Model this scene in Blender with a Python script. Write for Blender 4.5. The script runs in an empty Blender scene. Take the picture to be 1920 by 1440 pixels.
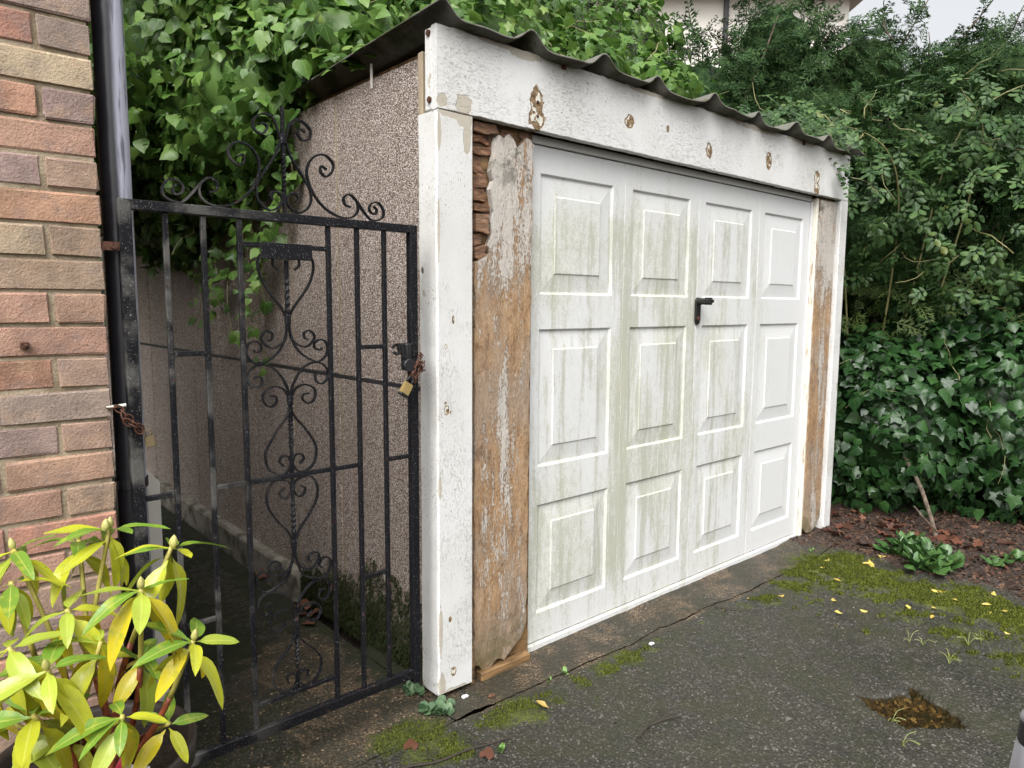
import bpy, bmesh, math, random
import numpy as np
from mathutils import Vector, Matrix, Quaternion

random.seed(7); rng = np.random.default_rng(11)
S = bpy.context.scene
COL = S.collection
rad = math.radians

# ------------------------------------------------------------------ camera
CAM = Vector((-1.3477, -1.8971, 1.3571))
YAW, PITCH, ROLL = rad(48.667), rad(6.332), rad(0.386)
fwd = Vector((math.cos(YAW)*math.cos(PITCH), math.sin(YAW)*math.cos(PITCH), -math.sin(PITCH)))
r0 = Vector((math.sin(YAW), -math.cos(YAW), 0)); u0 = r0.cross(fwd)
RIGHT = math.cos(ROLL)*r0 + math.sin(ROLL)*u0
UP = -math.sin(ROLL)*r0 + math.cos(ROLL)*u0
cam_data = bpy.data.cameras.new('camera'); cam = bpy.data.objects.new('camera', cam_data); COL.objects.link(cam)
m = Matrix((RIGHT, UP, -fwd)).transposed().to_4x4(); m.translation = CAM
cam.matrix_world = m
cam_data.sensor_fit = 'HORIZONTAL'; cam_data.sensor_width = 36; cam_data.lens = 25.01
cam_data.clip_start = 0.05; cam_data.clip_end = 600
S.camera = cam

# ------------------------------------------------------------------ sky, sun, exposure (overcast)
W = bpy.data.worlds.new('World'); S.world = W; W.use_nodes = True
wt = W.node_tree; wt.nodes.clear()
sky = wt.nodes.new('ShaderNodeTexSky'); sky.sky_type = 'NISHITA'; sky.sun_disc = False
SUN_EL, SUN_AZ = rad(52), math.atan2(-0.55, -0.83)      # direction towards the sun, in the xy plane
sky.sun_elevation = SUN_EL; sky.sun_rotation = math.pi/2 - SUN_AZ
sky.dust_density = 8.0; sky.air_density = 1.3; sky.ozone_density = 1.0
hs = wt.nodes.new('ShaderNodeHueSaturation'); hs.inputs['Saturation'].default_value = 0.14
bg = wt.nodes.new('ShaderNodeBackground'); bg.inputs['Strength'].default_value = 0.15
wo = wt.nodes.new('ShaderNodeOutputWorld')
wt.links.new(sky.outputs[0], hs.inputs['Color']); wt.links.new(hs.outputs[0], bg.inputs[0]); wt.links.new(bg.outputs[0], wo.inputs[0])
sd = bpy.data.lights.new('sun', 'SUN'); sd.energy = 0.55; sd.angle = rad(45); sd.color = (1, .985, .96)
so = bpy.data.objects.new('sun', sd); COL.objects.link(so)
dirv = Vector((math.cos(SUN_AZ)*math.cos(SUN_EL), math.sin(SUN_AZ)*math.cos(SUN_EL), math.sin(SUN_EL)))
so.rotation_euler = (-dirv).to_track_quat('-Z', 'Y').to_euler(); so.location = (-3, -4, 6)
S.view_settings.view_transform = 'Standard'; S.view_settings.look = 'None'
S.view_settings.exposure = 0.94; S.view_settings.gamma = 1.0
S.render.engine = 'CYCLES'
S.cycles.max_bounces = 6; S.cycles.diffuse_bounces = 3; S.cycles.glossy_bounces = 2
S.cycles.transparent_max_bounces = 8; S.cycles.caustics_reflective = False; S.cycles.caustics_refractive = False
S.cycles.use_denoising = True

# ------------------------------------------------------------------ node helper
class NT:
    def __init__(s, name):
        s.mat = bpy.data.materials.new(name); s.mat.use_nodes = True
        s.t = s.mat.node_tree; s.t.nodes.clear()
        s.out = s.t.nodes.new('ShaderNodeOutputMaterial')
        s._pos = None
    def n(s, typ, **kw):
        nd = s.t.nodes.new('ShaderNode'+typ)
        for k, v in kw.items(): setattr(nd, k, v)
        return nd
    def put(s, sock, v):
        if isinstance(v, bpy.types.NodeSocket): s.t.links.new(v, sock)
        elif isinstance(v, (tuple, list)):
            n = len(sock.default_value); v = tuple(v)
            sock.default_value = v + (1,)*(n-len(v)) if n > len(v) else v[:n]
        else: sock.default_value = v
    def pos(s):
        if s._pos is None: s._pos = s.n('NewGeometry').outputs['Position']
        return s._pos
    def vmul(s, v, k):
        nd = s.n('VectorMath', operation='MULTIPLY'); s.put(nd.inputs[0], v); s.put(nd.inputs[1], k); return nd.outputs[0]
    def vsub(s, v, k):
        nd = s.n('VectorMath', operation='SUBTRACT'); s.put(nd.inputs[0], v); s.put(nd.inputs[1], k); return nd.outputs[0]
    def vadd(s, v, k):
        nd = s.n('VectorMath', operation='ADD'); s.put(nd.inputs[0], v); s.put(nd.inputs[1], k); return nd.outputs[0]
    def vlen(s, v):
        nd = s.n('VectorMath', operation='LENGTH'); s.put(nd.inputs[0], v); return nd.outputs['Value']
    def xyz(s, v):
        nd = s.n('SeparateXYZ'); s.put(nd.inputs[0], v); return nd.outputs
    def m(s, op, a, b=0.0, c=0.0, clamp=False):
        nd = s.n('Math', operation=op); nd.use_clamp = clamp
        s.put(nd.inputs[0], a); s.put(nd.inputs[1], b); s.put(nd.inputs[2], c); return nd.outputs[0]
    def noise(s, scale, detail=4, rough=.55, vec=None, stretch=None, dist=0.0):
        v = vec if vec is not None else s.pos()
        if stretch: v = s.vmul(v, stretch)
        nd = s.n('TexNoise'); s.put(nd.inputs['Vector'], v)
        nd.inputs['Scale'].default_value = scale; nd.inputs['Detail'].default_value = detail
        nd.inputs['Roughness'].default_value = rough; nd.inputs['Distortion'].default_value = dist
        return nd.outputs[0]
    def vor(s, scale, vec=None, stretch=None, feature='F1', rnd=1.0):
        v = vec if vec is not None else s.pos()
        if stretch: v = s.vmul(v, stretch)
        nd = s.n('TexVoronoi', feature=feature); s.put(nd.inputs['Vector'], v); nd.inputs['Scale'].default_value = scale
        nd.inputs['Randomness'].default_value = rnd
        return nd
    def ss(s, v, a, b, lo=0.0, hi=1.0):
        nd = s.n('MapRange', interpolation_type='SMOOTHSTEP'); s.put(nd.inputs[0], v)
        nd.inputs[1].default_value = a; nd.inputs[2].default_value = b; nd.inputs[3].default_value = lo; nd.inputs[4].default_value = hi
        return nd.outputs[0]
    def mix(s, f, a, b, mode='MIX'):
        nd = s.n('MixRGB', blend_type=mode); s.put(nd.inputs[0], f); s.put(nd.inputs[1], a); s.put(nd.inputs[2], b); return nd.outputs[0]
    def ramp(s, f, stops, interp='LINEAR'):
        nd = s.n('ValToRGB'); nd.color_ramp.interpolation = interp; s.put(nd.inputs[0], f)
        cr = nd.color_ramp
        while len(cr.elements) < len(stops): cr.elements.new(.5)
        for e, (p, c) in zip(cr.elements, stops): e.position = p; e.color = tuple(c)+(1,)
        return nd.outputs[0]
    def attr(s, name):
        return s.n('Attribute', attribute_name=name).outputs['Fac']
    def bump(s, h, strength=.5, dist=.01, normal=None):
        nd = s.n('Bump'); s.put(nd.inputs['Height'], h); nd.inputs['Strength'].default_value = strength; nd.inputs['Distance'].default_value = dist
        if normal is not None: s.put(nd.inputs['Normal'], normal)
        return nd.outputs[0]
    def bsdf(s, col, rough=.6, normal=None, metal=0.0, spec=.5, coat=0.0):
        nd = s.n('BsdfPrincipled'); s.put(nd.inputs['Base Color'], col); s.put(nd.inputs['Roughness'], rough)
        s.put(nd.inputs['Metallic'], metal); s.put(nd.inputs['Specular IOR Level'], spec); s.put(nd.inputs['Coat Weight'], coat)
        if normal is not None: s.put(nd.inputs['Normal'], normal)
        return nd.outputs[0]
    def done(s, sh):
        s.t.links.new(sh, s.out.inputs[0]); return s.mat
    def spots(s, lst, noise_amt=.5, nscale=60, axis='xz'):
        """lst of (cx,cz,rx,rz): lowest distance, about 1 at the rims"""
        nz = s.m('MULTIPLY', s.m('SUBTRACT', s.noise(nscale, 3), .5), noise_amt*2)
        best = None
        for (cx, cz, rx, rz) in lst:
            if axis == 'xz': d = s.vlen(s.vmul(s.vsub(s.pos(), (cx, 0, cz)), (1/rx, 0, 1/rz)))
            else: d = s.vlen(s.vmul(s.vsub(s.pos(), (0, cx, cz)), (0, 1/rx, 1/rz)))
            best = d if best is None else s.m('MINIMUM', best, d)
        return s.m('ADD', best, nz)

MAT = {}
# ------------------------------------------------------------------ materials
def make_paint(name, horiz, spots, peel=.30, axis='xz', bare=None):
    t = NT(name)
    big = t.noise(2.2, 3)
    base = t.mix(t.ss(big, .35, .7), (.69, .69, .68), (.61, .605, .58))
    green = t.ss(t.noise(3.5, 4, .6), .56, .75)
    base = t.mix(t.m('MULTIPLY', green, .28), base, (.58, .59, .47))
    zone = t.ss(t.noise(5, 3), .40, .62)
    sp = t.noise(210, 4, .7, stretch=(.4, 1, 1) if horiz else (1, 1, .45))
    spm = t.m('MULTIPLY', t.ss(sp, .575, .65), t.m('ADD', t.m('MULTIPLY', zone, .75), .22))
    hl = t.noise(58, 4, .6, stretch=(.4, 1, 1.3) if horiz else (1.3, 1.3, .4), dist=.2)
    hlm = t.m('MULTIPLY', t.ss(t.m('ABSOLUTE', t.m('SUBTRACT', hl, .5)), .010, .002), t.ss(t.noise(4.2, 3), .42, .58))
    base = t.mix(t.m('MULTIPLY', hlm, .7), base, (.20, .17, .13))
    base = t.mix(spm, base, (.20, .175, .14))
    chip = t.vor(9, stretch=(.7, 1, 1) if horiz else (1, 1, .7)); cc = t.n('SeparateColor'); t.put(cc.inputs[0], chip.outputs['Color'])
    chm = t.m('MULTIPLY', t.m('GREATER_THAN', cc.outputs[0], .72), t.ss(t.m('ADD', chip.outputs['Distance'], t.m('MULTIPLY', t.noise(90, 3), .12)), .135, .115))
    base = t.mix(chm, base, (.13, .115, .09))
    pe = t.m('ADD', t.noise(7.5, 6, .62, stretch=(.55, 1, 1) if horiz else (1, 1, .55)), t.m('MULTIPLY', t.m('SUBTRACT', t.noise(60, 3), .5), .12))
    pem = t.ss(pe, 1-peel-.008, 1-peel+.008)
    if bare:
        bd = t.spots(bare, .75, 26, axis); pem = t.m('MAXIMUM', pem, t.ss(bd, 1.02, .95))
    grey = t.mix(t.noise(110, 4, .7), (.36, .325, .265), (.58, .535, .455))
    base = t.mix(pem, base, grey)
    h = t.m('SUBTRACT', t.m('MULTIPLY', t.noise(26, 5, .65), .35), t.m('ADD', t.m('MULTIPLY', pem, .5), t.m('MULTIPLY', t.m('MAXIMUM', hlm, chm), .5)))
    if spots:
        d = t.spots(spots, .55, 34, axis)
        wm = t.ss(d, 1.0, .94)
        wood = t.ramp(t.noise(75, 5, .75, stretch=(.6, 1, 1)), [(.33, (.045, .03, .018)), (.48, (.19, .12, .06)), (.66, (.40, .30, .18))])
        fill = t.m('MULTIPLY', t.ss(t.noise(30, 2), .50, .53), t.ss(d, .82, .70))
        wood = t.mix(fill, wood, (.70, .67, .58))
        base = t.mix(wm, base, wood)
        h = t.m('SUBTRACT', h, t.m('MULTIPLY', wm, t.m('SUBTRACT', 1.6, fill)))
    return t.done(t.bsdf(base, .6, t.bump(h, .6, .006), spec=.35))
FSPOTS = [(.427, 2.062, .034, .058), (.43, 2.01, .040, .042), (.935, 2.087, .030, .028), (1.185, 2.10, .011, .014), (1.494, 2.055, .026, .034),
          (2.016, 2.08, .028, .044), (2.528, 2.055, .032, .040), (2.532, 2.0, .030, .040)]
FBARE = [(.36, 2.215, .08, .018), (.25, 2.225, .10, .012), (1.05, 2.222, .12, .012), (1.9, 2.222, .22, .020), (2.35, 2.222, .16, .016), (.105, 2.0, .030, .035), (.02, 2.0, .02, .02), (1.6, 2.226, .2, .008)]
MAT['fascia'] = make_paint('flaking_white_paint_fascia', True, FSPOTS, .335, bare=FBARE)
PSPOTS = [(.061, 1.307, .005, .014), (.03, 1.22, .005, .008), (.034, 1.007, .010, .018), (.05, 1.0, .005, .006), (.03, 1.03, .006, .007), (.045, .282, .006, .010), (.06, .085, .012, .018)]
PBARE = [(.108, 1.955, .032, .03), (.12, 1.90, .016, .06), (.05, 1.962, .04, .016), (.008, 1.9, .007, .06), (.004, 1.6, .004, .10), (.006, .75, .007, .04), (.006, .25, .007, .10), (.07, .012, .08, .018), (.012, .05, .014, .05)]
MAT['post'] = make_paint('flaking_white_paint_post', False, PSPOTS, .335, bare=PBARE)
MAT['post_right'] = make_paint('grubby_white_paint_post', False, None, .36)

def make_board(name, x0, x1):
    t = NT(name)
    P = t.pos(); x = t.xyz(P)[0]; z = t.xyz(P)[2]
    g = t.noise(34, 6, .68, stretch=(1, 1, .28))
    fine = t.noise(150, 4, .75, stretch=(1, 1, .45))
    wood = t.ramp(t.m('ADD', t.m('MULTIPLY', g, .5), t.m('MULTIPLY', fine, .5)), [(.34, (.10, .058, .032)), (.44, (.27, .155, .075)), (.54, (.42, .265, .14)), (.68, (.55, .42, .29))])
    tone = t.noise(5, 4, .6, stretch=(1, 1, .5)); wood = t.mix(t.ss(tone, .40, .62, .12, .65), wood, t.mix(fine, (.24, .19, .15), (.42, .34, .27)))
    dark = t.ss(t.noise(13, 6, .7, stretch=(1, 1, .8)), .55, .68)
    wood = t.mix(t.m('MULTIPLY', dark, .55), wood, (.11, .065, .04))
    u = t.m('DIVIDE', t.m('SUBTRACT', x, x0), x1-x0)
    band = t.m('SUBTRACT', 1.0, t.m('ABSOLUTE', t.m('MULTIPLY', t.m('SUBTRACT', u, .52), 2.4)), clamp=True)
    pn = t.m('ADD', t.noise(17, 7, .78, stretch=(1.3, 1, .22)), t.m('MULTIPLY', band, .12))
    hi = t.ss(z, 1.30, 1.72, 0, .16)
    pm = t.ss(t.m('ADD', t.m('ADD', pn, hi), t.m('MULTIPLY', t.m('SUBTRACT', fine, .5), .55)), .585, .665)
    col = t.mix(t.m('MULTIPLY', pm, .85), wood, t.mix(fine, (.40, .37, .33), (.66, .64, .60)))
    ck = t.noise(30, 4, .6, stretch=(.5, 1, 1.6)); ckm = t.m('MULTIPLY', t.ss(t.m('ABSOLUTE', t.m('SUBTRACT', ck, .5)), .009, .002), t.ss(t.noise(6, 2), .5, .6))
    col = t.mix(t.m('MULTIPLY', ckm, .8), col, (.06, .04, .025))
    mould = t.m('MULTIPLY', t.ss(t.noise(14, 5, .7), .5, .66), t.ss(z, 1.55, 1.95))
    col = t.mix(t.m('MULTIPLY', mould, .8), col, (.07, .065, .045))
    low = t.m('MULTIPLY', t.ss(t.noise(18, 4), .35, .6), t.ss(z, .28, .04))
    col = t.mix(t.m('MULTIPLY', low, .7), col, (.10, .09, .035))
    h = t.m('ADD', t.m('ADD', g, t.m('MULTIPLY', fine, .5)), t.m('MULTIPLY', pm, .25))
    return t.done(t.bsdf(col, .75, t.bump(h, .8, .008), spec=.25))
MAT['board_l'] = make_board('weathered_timber_left', .165, .435)
MAT['board_r'] = make_board('weathered_timber_right', 2.62, 2.86)
t = NT('rotten_wood'); g = t.noise(45, 5, .7, stretch=(.5, 1, 1.6))
rnd = t.n('ObjectInfo').outputs['Random']
MAT['rot'] = t.done(t.bsdf(t.mix(t.m('MULTIPLY', rnd, .38), t.ramp(g, [(.36, (.025, .012, .008)), (.5, (.13, .055, .03)), (.66, (.36, .20, .12))]), (.46, .31, .21)), .85, t.bump(g, .9, .01), spec=.2))
t = NT('bare_damp_timber'); g = t.noise(40, 5, .6, stretch=(.2, 1, 1))
MAT['timber'] = t.done(t.bsdf(t.ramp(g, [(.35, (.06, .033, .014)), (.65, (.27, .16, .07))]), .6, t.bump(g, .5, .005)))
t = NT('old_cream_frame_paint'); g = t.noise(70, 5, .7, stretch=(1, 1, .12))
MAT['frame'] = t.done(t.bsdf(t.mix(t.ss(g, .52, .66), (.70, .68, .60), (.36, .25, .15)), .6, t.bump(g, .5, .004)))

# door: white plastic with green-black algae streaks
t = NT('white_door_with_algae')
P = t.pos(); X = t.xyz(P)[0]; Z = t.xyz(P)[2]
spk = t.noise(260, 5, .85, stretch=(1, 1, .8))
wig = t.noise(55, 4, .7, stretch=(1, 1, .5))
strk = t.noise(12, 6, .72, stretch=(1.5, 1, .11))
area = t.noise(2.6, 3, .5, stretch=(1.3, 1, .65))
xm = t.m('SUBTRACT', X, .457)
seam = t.m('ABSOLUTE', t.m('SUBTRACT', t.m('FRACT', t.m('ADD', t.m('DIVIDE', xm, .533), .5)), .5))   # 0 at the seams
seamm = t.ss(t.m('ADD', seam, t.m('MULTIPLY', t.m('SUBTRACT', t.noise(9, 3), .5), .25)), .22, .02)
lim = t.m('MULTIPLY', t.ss(X, 2.35, 1.7, .18, 1.0), t.ss(Z, 1.90, 1.62, .25, 1.0))
lim = t.m('MULTIPLY', lim, t.ss(Z, .0, .3, .62, 1.0))
amt0 = t.m('ADD',  t.m('MULTIPLY', t.ss(strk, .45, .66), .62), t.m('MULTIPLY', t.ss(area, .36, .62), .32))
amt = t.m('ADD', t.m('ADD', amt0, .12), t.m('MULTIPLY', seamm, .12))
amt = t.m('MULTIPLY', amt, lim); amt0 = t.m('MULTIPLY', amt0, lim)
spn = t.m('ADD', t.m('MULTIPLY', spk, .72), t.m('MULTIPLY', wig, .28))
msk = t.ss(t.m('ADD', spn, t.m('MULTIPLY', amt, .30)), .555, .74)
film = t.m('MULTIPLY', t.m('MULTIPLY', t.ss(area, .34, .66), t.m('ADD', t.m('MULTIPLY', spk, .9), .1)), t.m('MULTIPLY', lim, .34))
base = t.mix(film, t.mix(t.noise(3, 3), (.685, .69, .695), (.63, .635, .635)), (.60, .61, .41))
col = t.mix(t.m('MULTIPLY', msk, .50), base, t.mix(t.noise(8, 3), (.30, .30, .15), (.20, .205, .12)))
nrm = t.n('NewGeometry').outputs['Normal']
up = t.ss(t.xyz(nrm)[2], .35, .8)
col = t.mix(t.m('MULTIPLY', up, t.m('MULTIPLY', t.ss(t.noise(9, 3), .45, .6), lim)), col, (.76, .75, .50))
MAT['door'] = t.done(t.bsdf(col, .46, t.bump(t.m('ADD', t.noise(260, 2), t.m('MULTIPLY', msk, .5)), .10, .004), spec=.4))
t = NT('black_handle_plastic'); MAT['handle'] = t.done(t.bsdf((.012, .012, .012), .38, t.bump(t.noise(300, 2), .1, .002)))

# pebbledash side wall
t = NT('pebbledash')
v = t.vor(235); c = t.n('SeparateColor'); t.put(c.inputs[0], v.outputs['Color'])
stone = t.ramp(c.outputs[0], [(.0, (.12, .092, .078)), (.26, (.25, .195, .165)), (.46, (.39, .32, .275)), (.68, (.57, .49, .435)), (.91, (.77, .71, .66))], 'CONSTANT')
edge = t.ss(v.outputs['Distance'], .45, .75)
col = t.mix(t.m('MULTIPLY', edge, .7), stone, (.22, .17, .14))
dirt = t.ss(t.noise(2.5, 5, .6, stretch=(1, 1, .35)), .42, .72)
col = t.mix(t.m('MULTIPLY', dirt, .3), col, (.26, .205, .165))
Zs = t.xyz(t.pos())[2]; Ys = t.xyz(t.pos())[1]
alg = t.m('MULTIPLY', t.ss(t.m('ADD', Zs, t.m('MULTIPLY', t.noise(14, 5, .7), .7)), .62, .40), t.ss(Ys, 1.5, .9))
col = t.mix(t.m('MULTIPLY', alg, .85), col, (.028, .034, .012))
h = t.m('SUBTRACT', 1.0, v.outputs['Distance'])
MAT['pebble'] = t.done(t.bsdf(col, .8, t.bump(h, .9, .006), spec=.25))
t = NT('stained_concrete'); a = t.noise(9, 6, .65); b = t.noise(80, 4, .6)
MAT['concrete'] = t.done(t.bsdf(t.mix(t.ss(a, .4, .68), t.mix(b, (.20, .185, .155), (.34, .31, .26)), (.07, .065, .045)), .8, t.bump(t.m('ADD', a, t.m('MULTIPLY', b, .4)), .6, .01), spec=.3))
t = NT('joint_mortar'); a = t.noise(30, 4)
MAT['joint'] = t.done(t.bsdf(t.mix(a, (.24, .19, .125), (.40, .335, .235)), .85, t.bump(a, .4, .005)))
t = NT('cement_roof_sheet'); a = t.noise(5, 6, .65); b = t.noise(50, 4)
MAT['roof'] = t.done(t.bsdf(t.mix(t.ss(a, .45, .65), t.mix(b, (.095, .092, .08), (.17, .165, .142)), (.05, .055, .026)), .85, t.bump(b, .4, .006), spec=.25))

# bricks
t = NT('brick_face'); oi = t.n('ObjectInfo')
n1 = t.noise(11, 4, .6, vec=t.vadd(t.pos(), t.vmul(oi.outputs['Color'], (7, 3, 5)))); n2 = t.noise(170, 4, .7)
hsv = t.n('HueSaturation'); t.put(hsv.inputs['Color'], oi.outputs['Color']); t.put(hsv.inputs['Value'], t.ss(n1, .3, .7, .72, 1.2)); hsv.inputs['Saturation'].default_value = 1.0
sp = t.ss(n2, .60, .70)
patch_ = t.noise(16, 5, .65, vec=t.vadd(t.pos(), t.vmul(oi.outputs['Color'], (3, 9, 2))))
col = t.mix(t.ss(patch_, .50, .68, 0, .5), hsv.outputs[0], (.24, .18, .16))
col = t.mix(t.ss(patch_, .48, .34, 0, .4), col, (.44, .29, .19))
col = t.mix(t.m('MULTIPLY', sp, .6), col, (.60, .50, .40))
dk = t.ss(n2, .42, .32); col = t.mix(t.m('MULTIPLY', dk, .6), col, (.10, .07, .055))
MAT['brick'] = t.done(t.bsdf(col, .8, t.bump(t.m('ADD', n2, t.m('ADD', t.m('MULTIPLY', n1, .7), t.m('MULTIPLY', t.noise(70, 4, .7), .6))), .7, .005), spec=.3))
t = NT('sandy_mortar'); a = t.noise(140, 5, .7); b = t.noise(12, 4)
MAT['mortar'] = t.done(t.bsdf(t.mix(t.ss(b, .4, .65), t.mix(a, (.32, .255, .175), (.50, .42, .31)), (.23, .18, .12)), .9, t.bump(a, .8, .006), spec=.2))
t = NT('brick_courses_far'); bt = t.n('TexBrick')
mp = t.n('CombineXYZ'); ps = t.xyz(t.pos()); t.put(mp.inputs[0], t.m('ADD', ps[0], ps[1])); t.put(mp.inputs[1], ps[2])
t.put(bt.inputs['Vector'], mp.outputs[0]); bt.inputs['Scale'].default_value = 1; bt.inputs['Brick Width'].default_value = .225; bt.inputs['Row Height'].default_value = .075; bt.inputs['Mortar Size'].default_value = .006
for k, c_ in (('Color1', (.27, .12, .075)), ('Color2', (.17, .10, .08)), ('Mortar', (.28, .23, .16))): bt.inputs[k].default_value = c_+(1,)
MAT['brick_far'] = t.done(t.bsdf(bt.outputs[0], .85, t.bump(bt.outputs['Fac'], -.6, .01)))

# metals
t = NT('black_gate_paint'); a = t.noise(60, 5, .65); b = t.noise(420, 2); w = t.noise(9, 4)
gray = t.m('MULTIPLY', t.ss(w, .46, .64), t.ss(t.xyz(t.pos())[0], -.45, -.85))
col = t.mix(t.ss(a, .63, .70), (.006, .006, .008), (.07, .03, .018))
col = t.mix(t.m('MULTIPLY', gray, .55), col, (.16, .155, .14))
col = t.mix(t.ss(b, .675, .72), col, (.45, .46, .45))
MAT['gate'] = t.done(t.bsdf(col, t.ss(a, .3, .7, .36, .6), t.bump(t.m('ADD', a, b), .3, .003), spec=.22))
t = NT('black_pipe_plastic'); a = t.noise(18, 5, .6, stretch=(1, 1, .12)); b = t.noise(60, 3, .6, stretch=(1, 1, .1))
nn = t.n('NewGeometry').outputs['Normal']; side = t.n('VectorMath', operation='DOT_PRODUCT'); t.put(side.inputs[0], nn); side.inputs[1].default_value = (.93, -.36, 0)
pale_side = t.m('MULTIPLY', t.ss(t.m('ADD', side.outputs['Value'], t.m('MULTIPLY', t.m('SUBTRACT', a, .5), .5)), .12, .55), t.ss(b, .66, .50, .30, 1.0))  # bluish grey on the side turned to the alley, broken by dark streaks
MAT['pipe'] = t.done(t.bsdf(t.mix(pale_side, (.016, .016, .021), (.44, .45, .54)), t.ss(a, .3, .7, .25, .45), t.bump(b, .06, .004), spec=.6))
t = NT('rusty_iron'); a = t.noise(120, 5, .7)
MAT['rust'] = t.done(t.bsdf(t.ramp(a, [(.35, (.03, .014, .010)), (.6, (.13, .052, .03)), (.75, (.26, .14, .09))]), .65, t.bump(a, .5, .002), metal=.3))
t = NT('brass'); a = t.noise(60, 4); MAT['brass'] = t.done(t.bsdf(t.mix(a, (.40, .28, .10), (.56, .43, .19)), .5, metal=.6))
t = NT('dull_brass'); a = t.noise(60, 4); MAT['brass_dull'] = t.done(t.bsdf(t.mix(a, (.16, .12, .065), (.26, .2, .11)), .5, metal=.4))
t = NT('black_plastic'); MAT['black'] = t.done(t.bsdf((.014, .014, .016), .45))
t = NT('silver_paint'); MAT['silver'] = t.done(t.bsdf((.27, .27, .29), .38, metal=.6))
t = NT('pale_post_paint'); a = t.noise(40, 4); MAT['pale'] = t.done(t.bsdf(t.mix(a, (.70, .67, .61), (.80, .77, .71)), .6, t.bump(a, .2, .003)))
t = NT('pot_plastic'); a = t.noise(30, 3); MAT['pot'] = t.done(t.bsdf(t.mix(a, (.02, .016, .014), (.05, .035, .028)), .5))
t = NT('compost'); a = t.noise(90, 5, .7); MAT['compost'] = t.done(t.bsdf(t.ramp(a, [(.35, (.012, .008, .005)), (.7, (.07, .045, .03))]), .9, t.bump(a, 1, .01)))
t = NT('pink_card'); MAT['pink'] = t.done(t.bsdf((.55, .06, .10), .45))
t = NT('white_card'); MAT['white_card'] = t.done(t.bsdf((.72, .72, .72), .5))
t = NT('cream_render'); a = t.noise(2, 4); b = t.noise(60, 3); MAT['render'] = t.done(t.bsdf(t.mix(a, (.70, .665, .60), (.76, .73, .67)), .85, t.bump(b, .3, .01)))
t = NT('brown_roof_tile'); a = t.noise(6, 4); MAT['tile'] = t.done(t.bsdf(t.mix(a, (.12, .09, .075), (.2, .15, .12)), .85))
t = NT('dark_gutter'); MAT['gutter'] = t.done(t.bsdf((.03, .03, .033), .5))

# ground: tarmac, brown concrete, moss, soil, pothole bed mixed by where each lies
t = NT('driveway_surfaces')
moss, brown, soil, hole = t.attr('moss'), t.attr('brown'), t.attr('soil'), t.attr('hole')
v = t.vor(105); cs = t.n('SeparateColor'); t.put(cs.inputs[0], v.outputs['Color'])
v2 = t.vor(260); cs2 = t.n('SeparateColor'); t.put(cs2.inputs[0], v2.outputs['Color'])
n_l = t.noise(3.0, 4, .6); n_m = t.noise(24, 5, .65); n_f = t.noise(160, 4, .7)
bind = t.mix(t.ss(n_l, .4, .62), (.019, .018, .0138), (.027, .0255, .016))
bind = t.mix(t.m('MULTIPLY', t.ss(cs2.outputs[0], .62, .8), .55), bind, (.075, .071, .060))
stone = t.mix(cs.outputs[1], (.065, .060, .052), (.19, .175, .155))
stm = t.m('MULTIPLY', t.m('GREATER_THAN', cs.outputs[0], .66), t.ss(v.outputs['Distance'], .52, .34))
tar = t.mix(t.m('MULTIPLY', stm, t.ss(n_m, .30, .58, .15, .9)), bind, stone)
film = t.m('MULTIPLY', t.ss(t.noise(5, 5, .6), .42, .62), .6)
tar = t.mix(film, tar, (.029, .030, .0125))
bstone = t.mix(cs.outputs[1], (.14, .09, .05), (.32, .24, .15))
brn = t.mix(t.ss(n_m, .35, .65), (.034, .025, .017), (.068, .050, .034))
brn = t.mix(t.m('MULTIPLY', t.m('GREATER_THAN', cs2.outputs[0], .72), .8), brn, (.19, .14, .085))
brn = t.mix(t.m('MULTIPLY', stm, .8), brn, bstone)
blk = t.m('MULTIPLY', t.ss(t.noise(6, 5, .65), .40, .58), .8)
brn = t.mix(blk, brn, (.026, .026, .018))
bmask = t.ss(t.m('ADD', brown, t.m('MULTIPLY', t.m('SUBTRACT', n_m, .5), .7)), .40, .60)
col = t.mix(bmask, tar, brn)
sl = t.ramp(t.noise(60, 6, .75), [(.32, (.010, .007, .006)), (.52, (.045, .032, .026)), (.70, (.13, .10, .08))])
smask = t.ss(t.m('ADD', soil, t.m('MULTIPLY', t.m('SUBTRACT', n_m, .5), .9)), .42, .58)
col = t.mix(smask, col, sl)
ho = t.ramp(cs.outputs[0], [(.0, (.014, .010, .006)), (.36, (.045, .028, .014)), (.62, (.095, .062, .028)), (.86, (.24, .17, .085))], 'CONSTANT')
ho = t.mix(t.ss(t.noise(22, 4, .65), .42, .62, 0, .85), ho, (.014, .011, .007))
rim_shade = t.m('MULTIPLY', t.ss(hole, .25, .5), t.ss(hole, .85, .55))  # edge shadow painted as a dark ring round the pothole
col = t.mix(t.ss(hole, .42, .7), col, ho); col = t.mix(t.m('MULTIPLY', rim_shade, .55), col, (.02, .016, .012))
mn = t.m('ADD', t.m('MULTIPLY', n_m, .6), t.m('MULTIPLY', t.noise(70, 4, .7), .4))
mmask = t.ss(t.m('ADD', moss, t.m('MULTIPLY', t.m('SUBTRACT', mn, .5), 1.5)), .40, .66)
mcol = t.ramp(t.m('ADD', t.m('MULTIPLY', t.noise(9, 4), .5), t.m('MULTIPLY', n_f, .5)), [(.34, (.014, .018, .005)), (.48, (.042, .052, .010)), (.62, (.11, .125, .018)), (.75, (.17, .18, .035))])
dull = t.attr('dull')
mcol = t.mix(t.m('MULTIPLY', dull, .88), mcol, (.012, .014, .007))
col = t.mix(t.m('MULTIPLY', mmask, .92), col, mcol)
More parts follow.
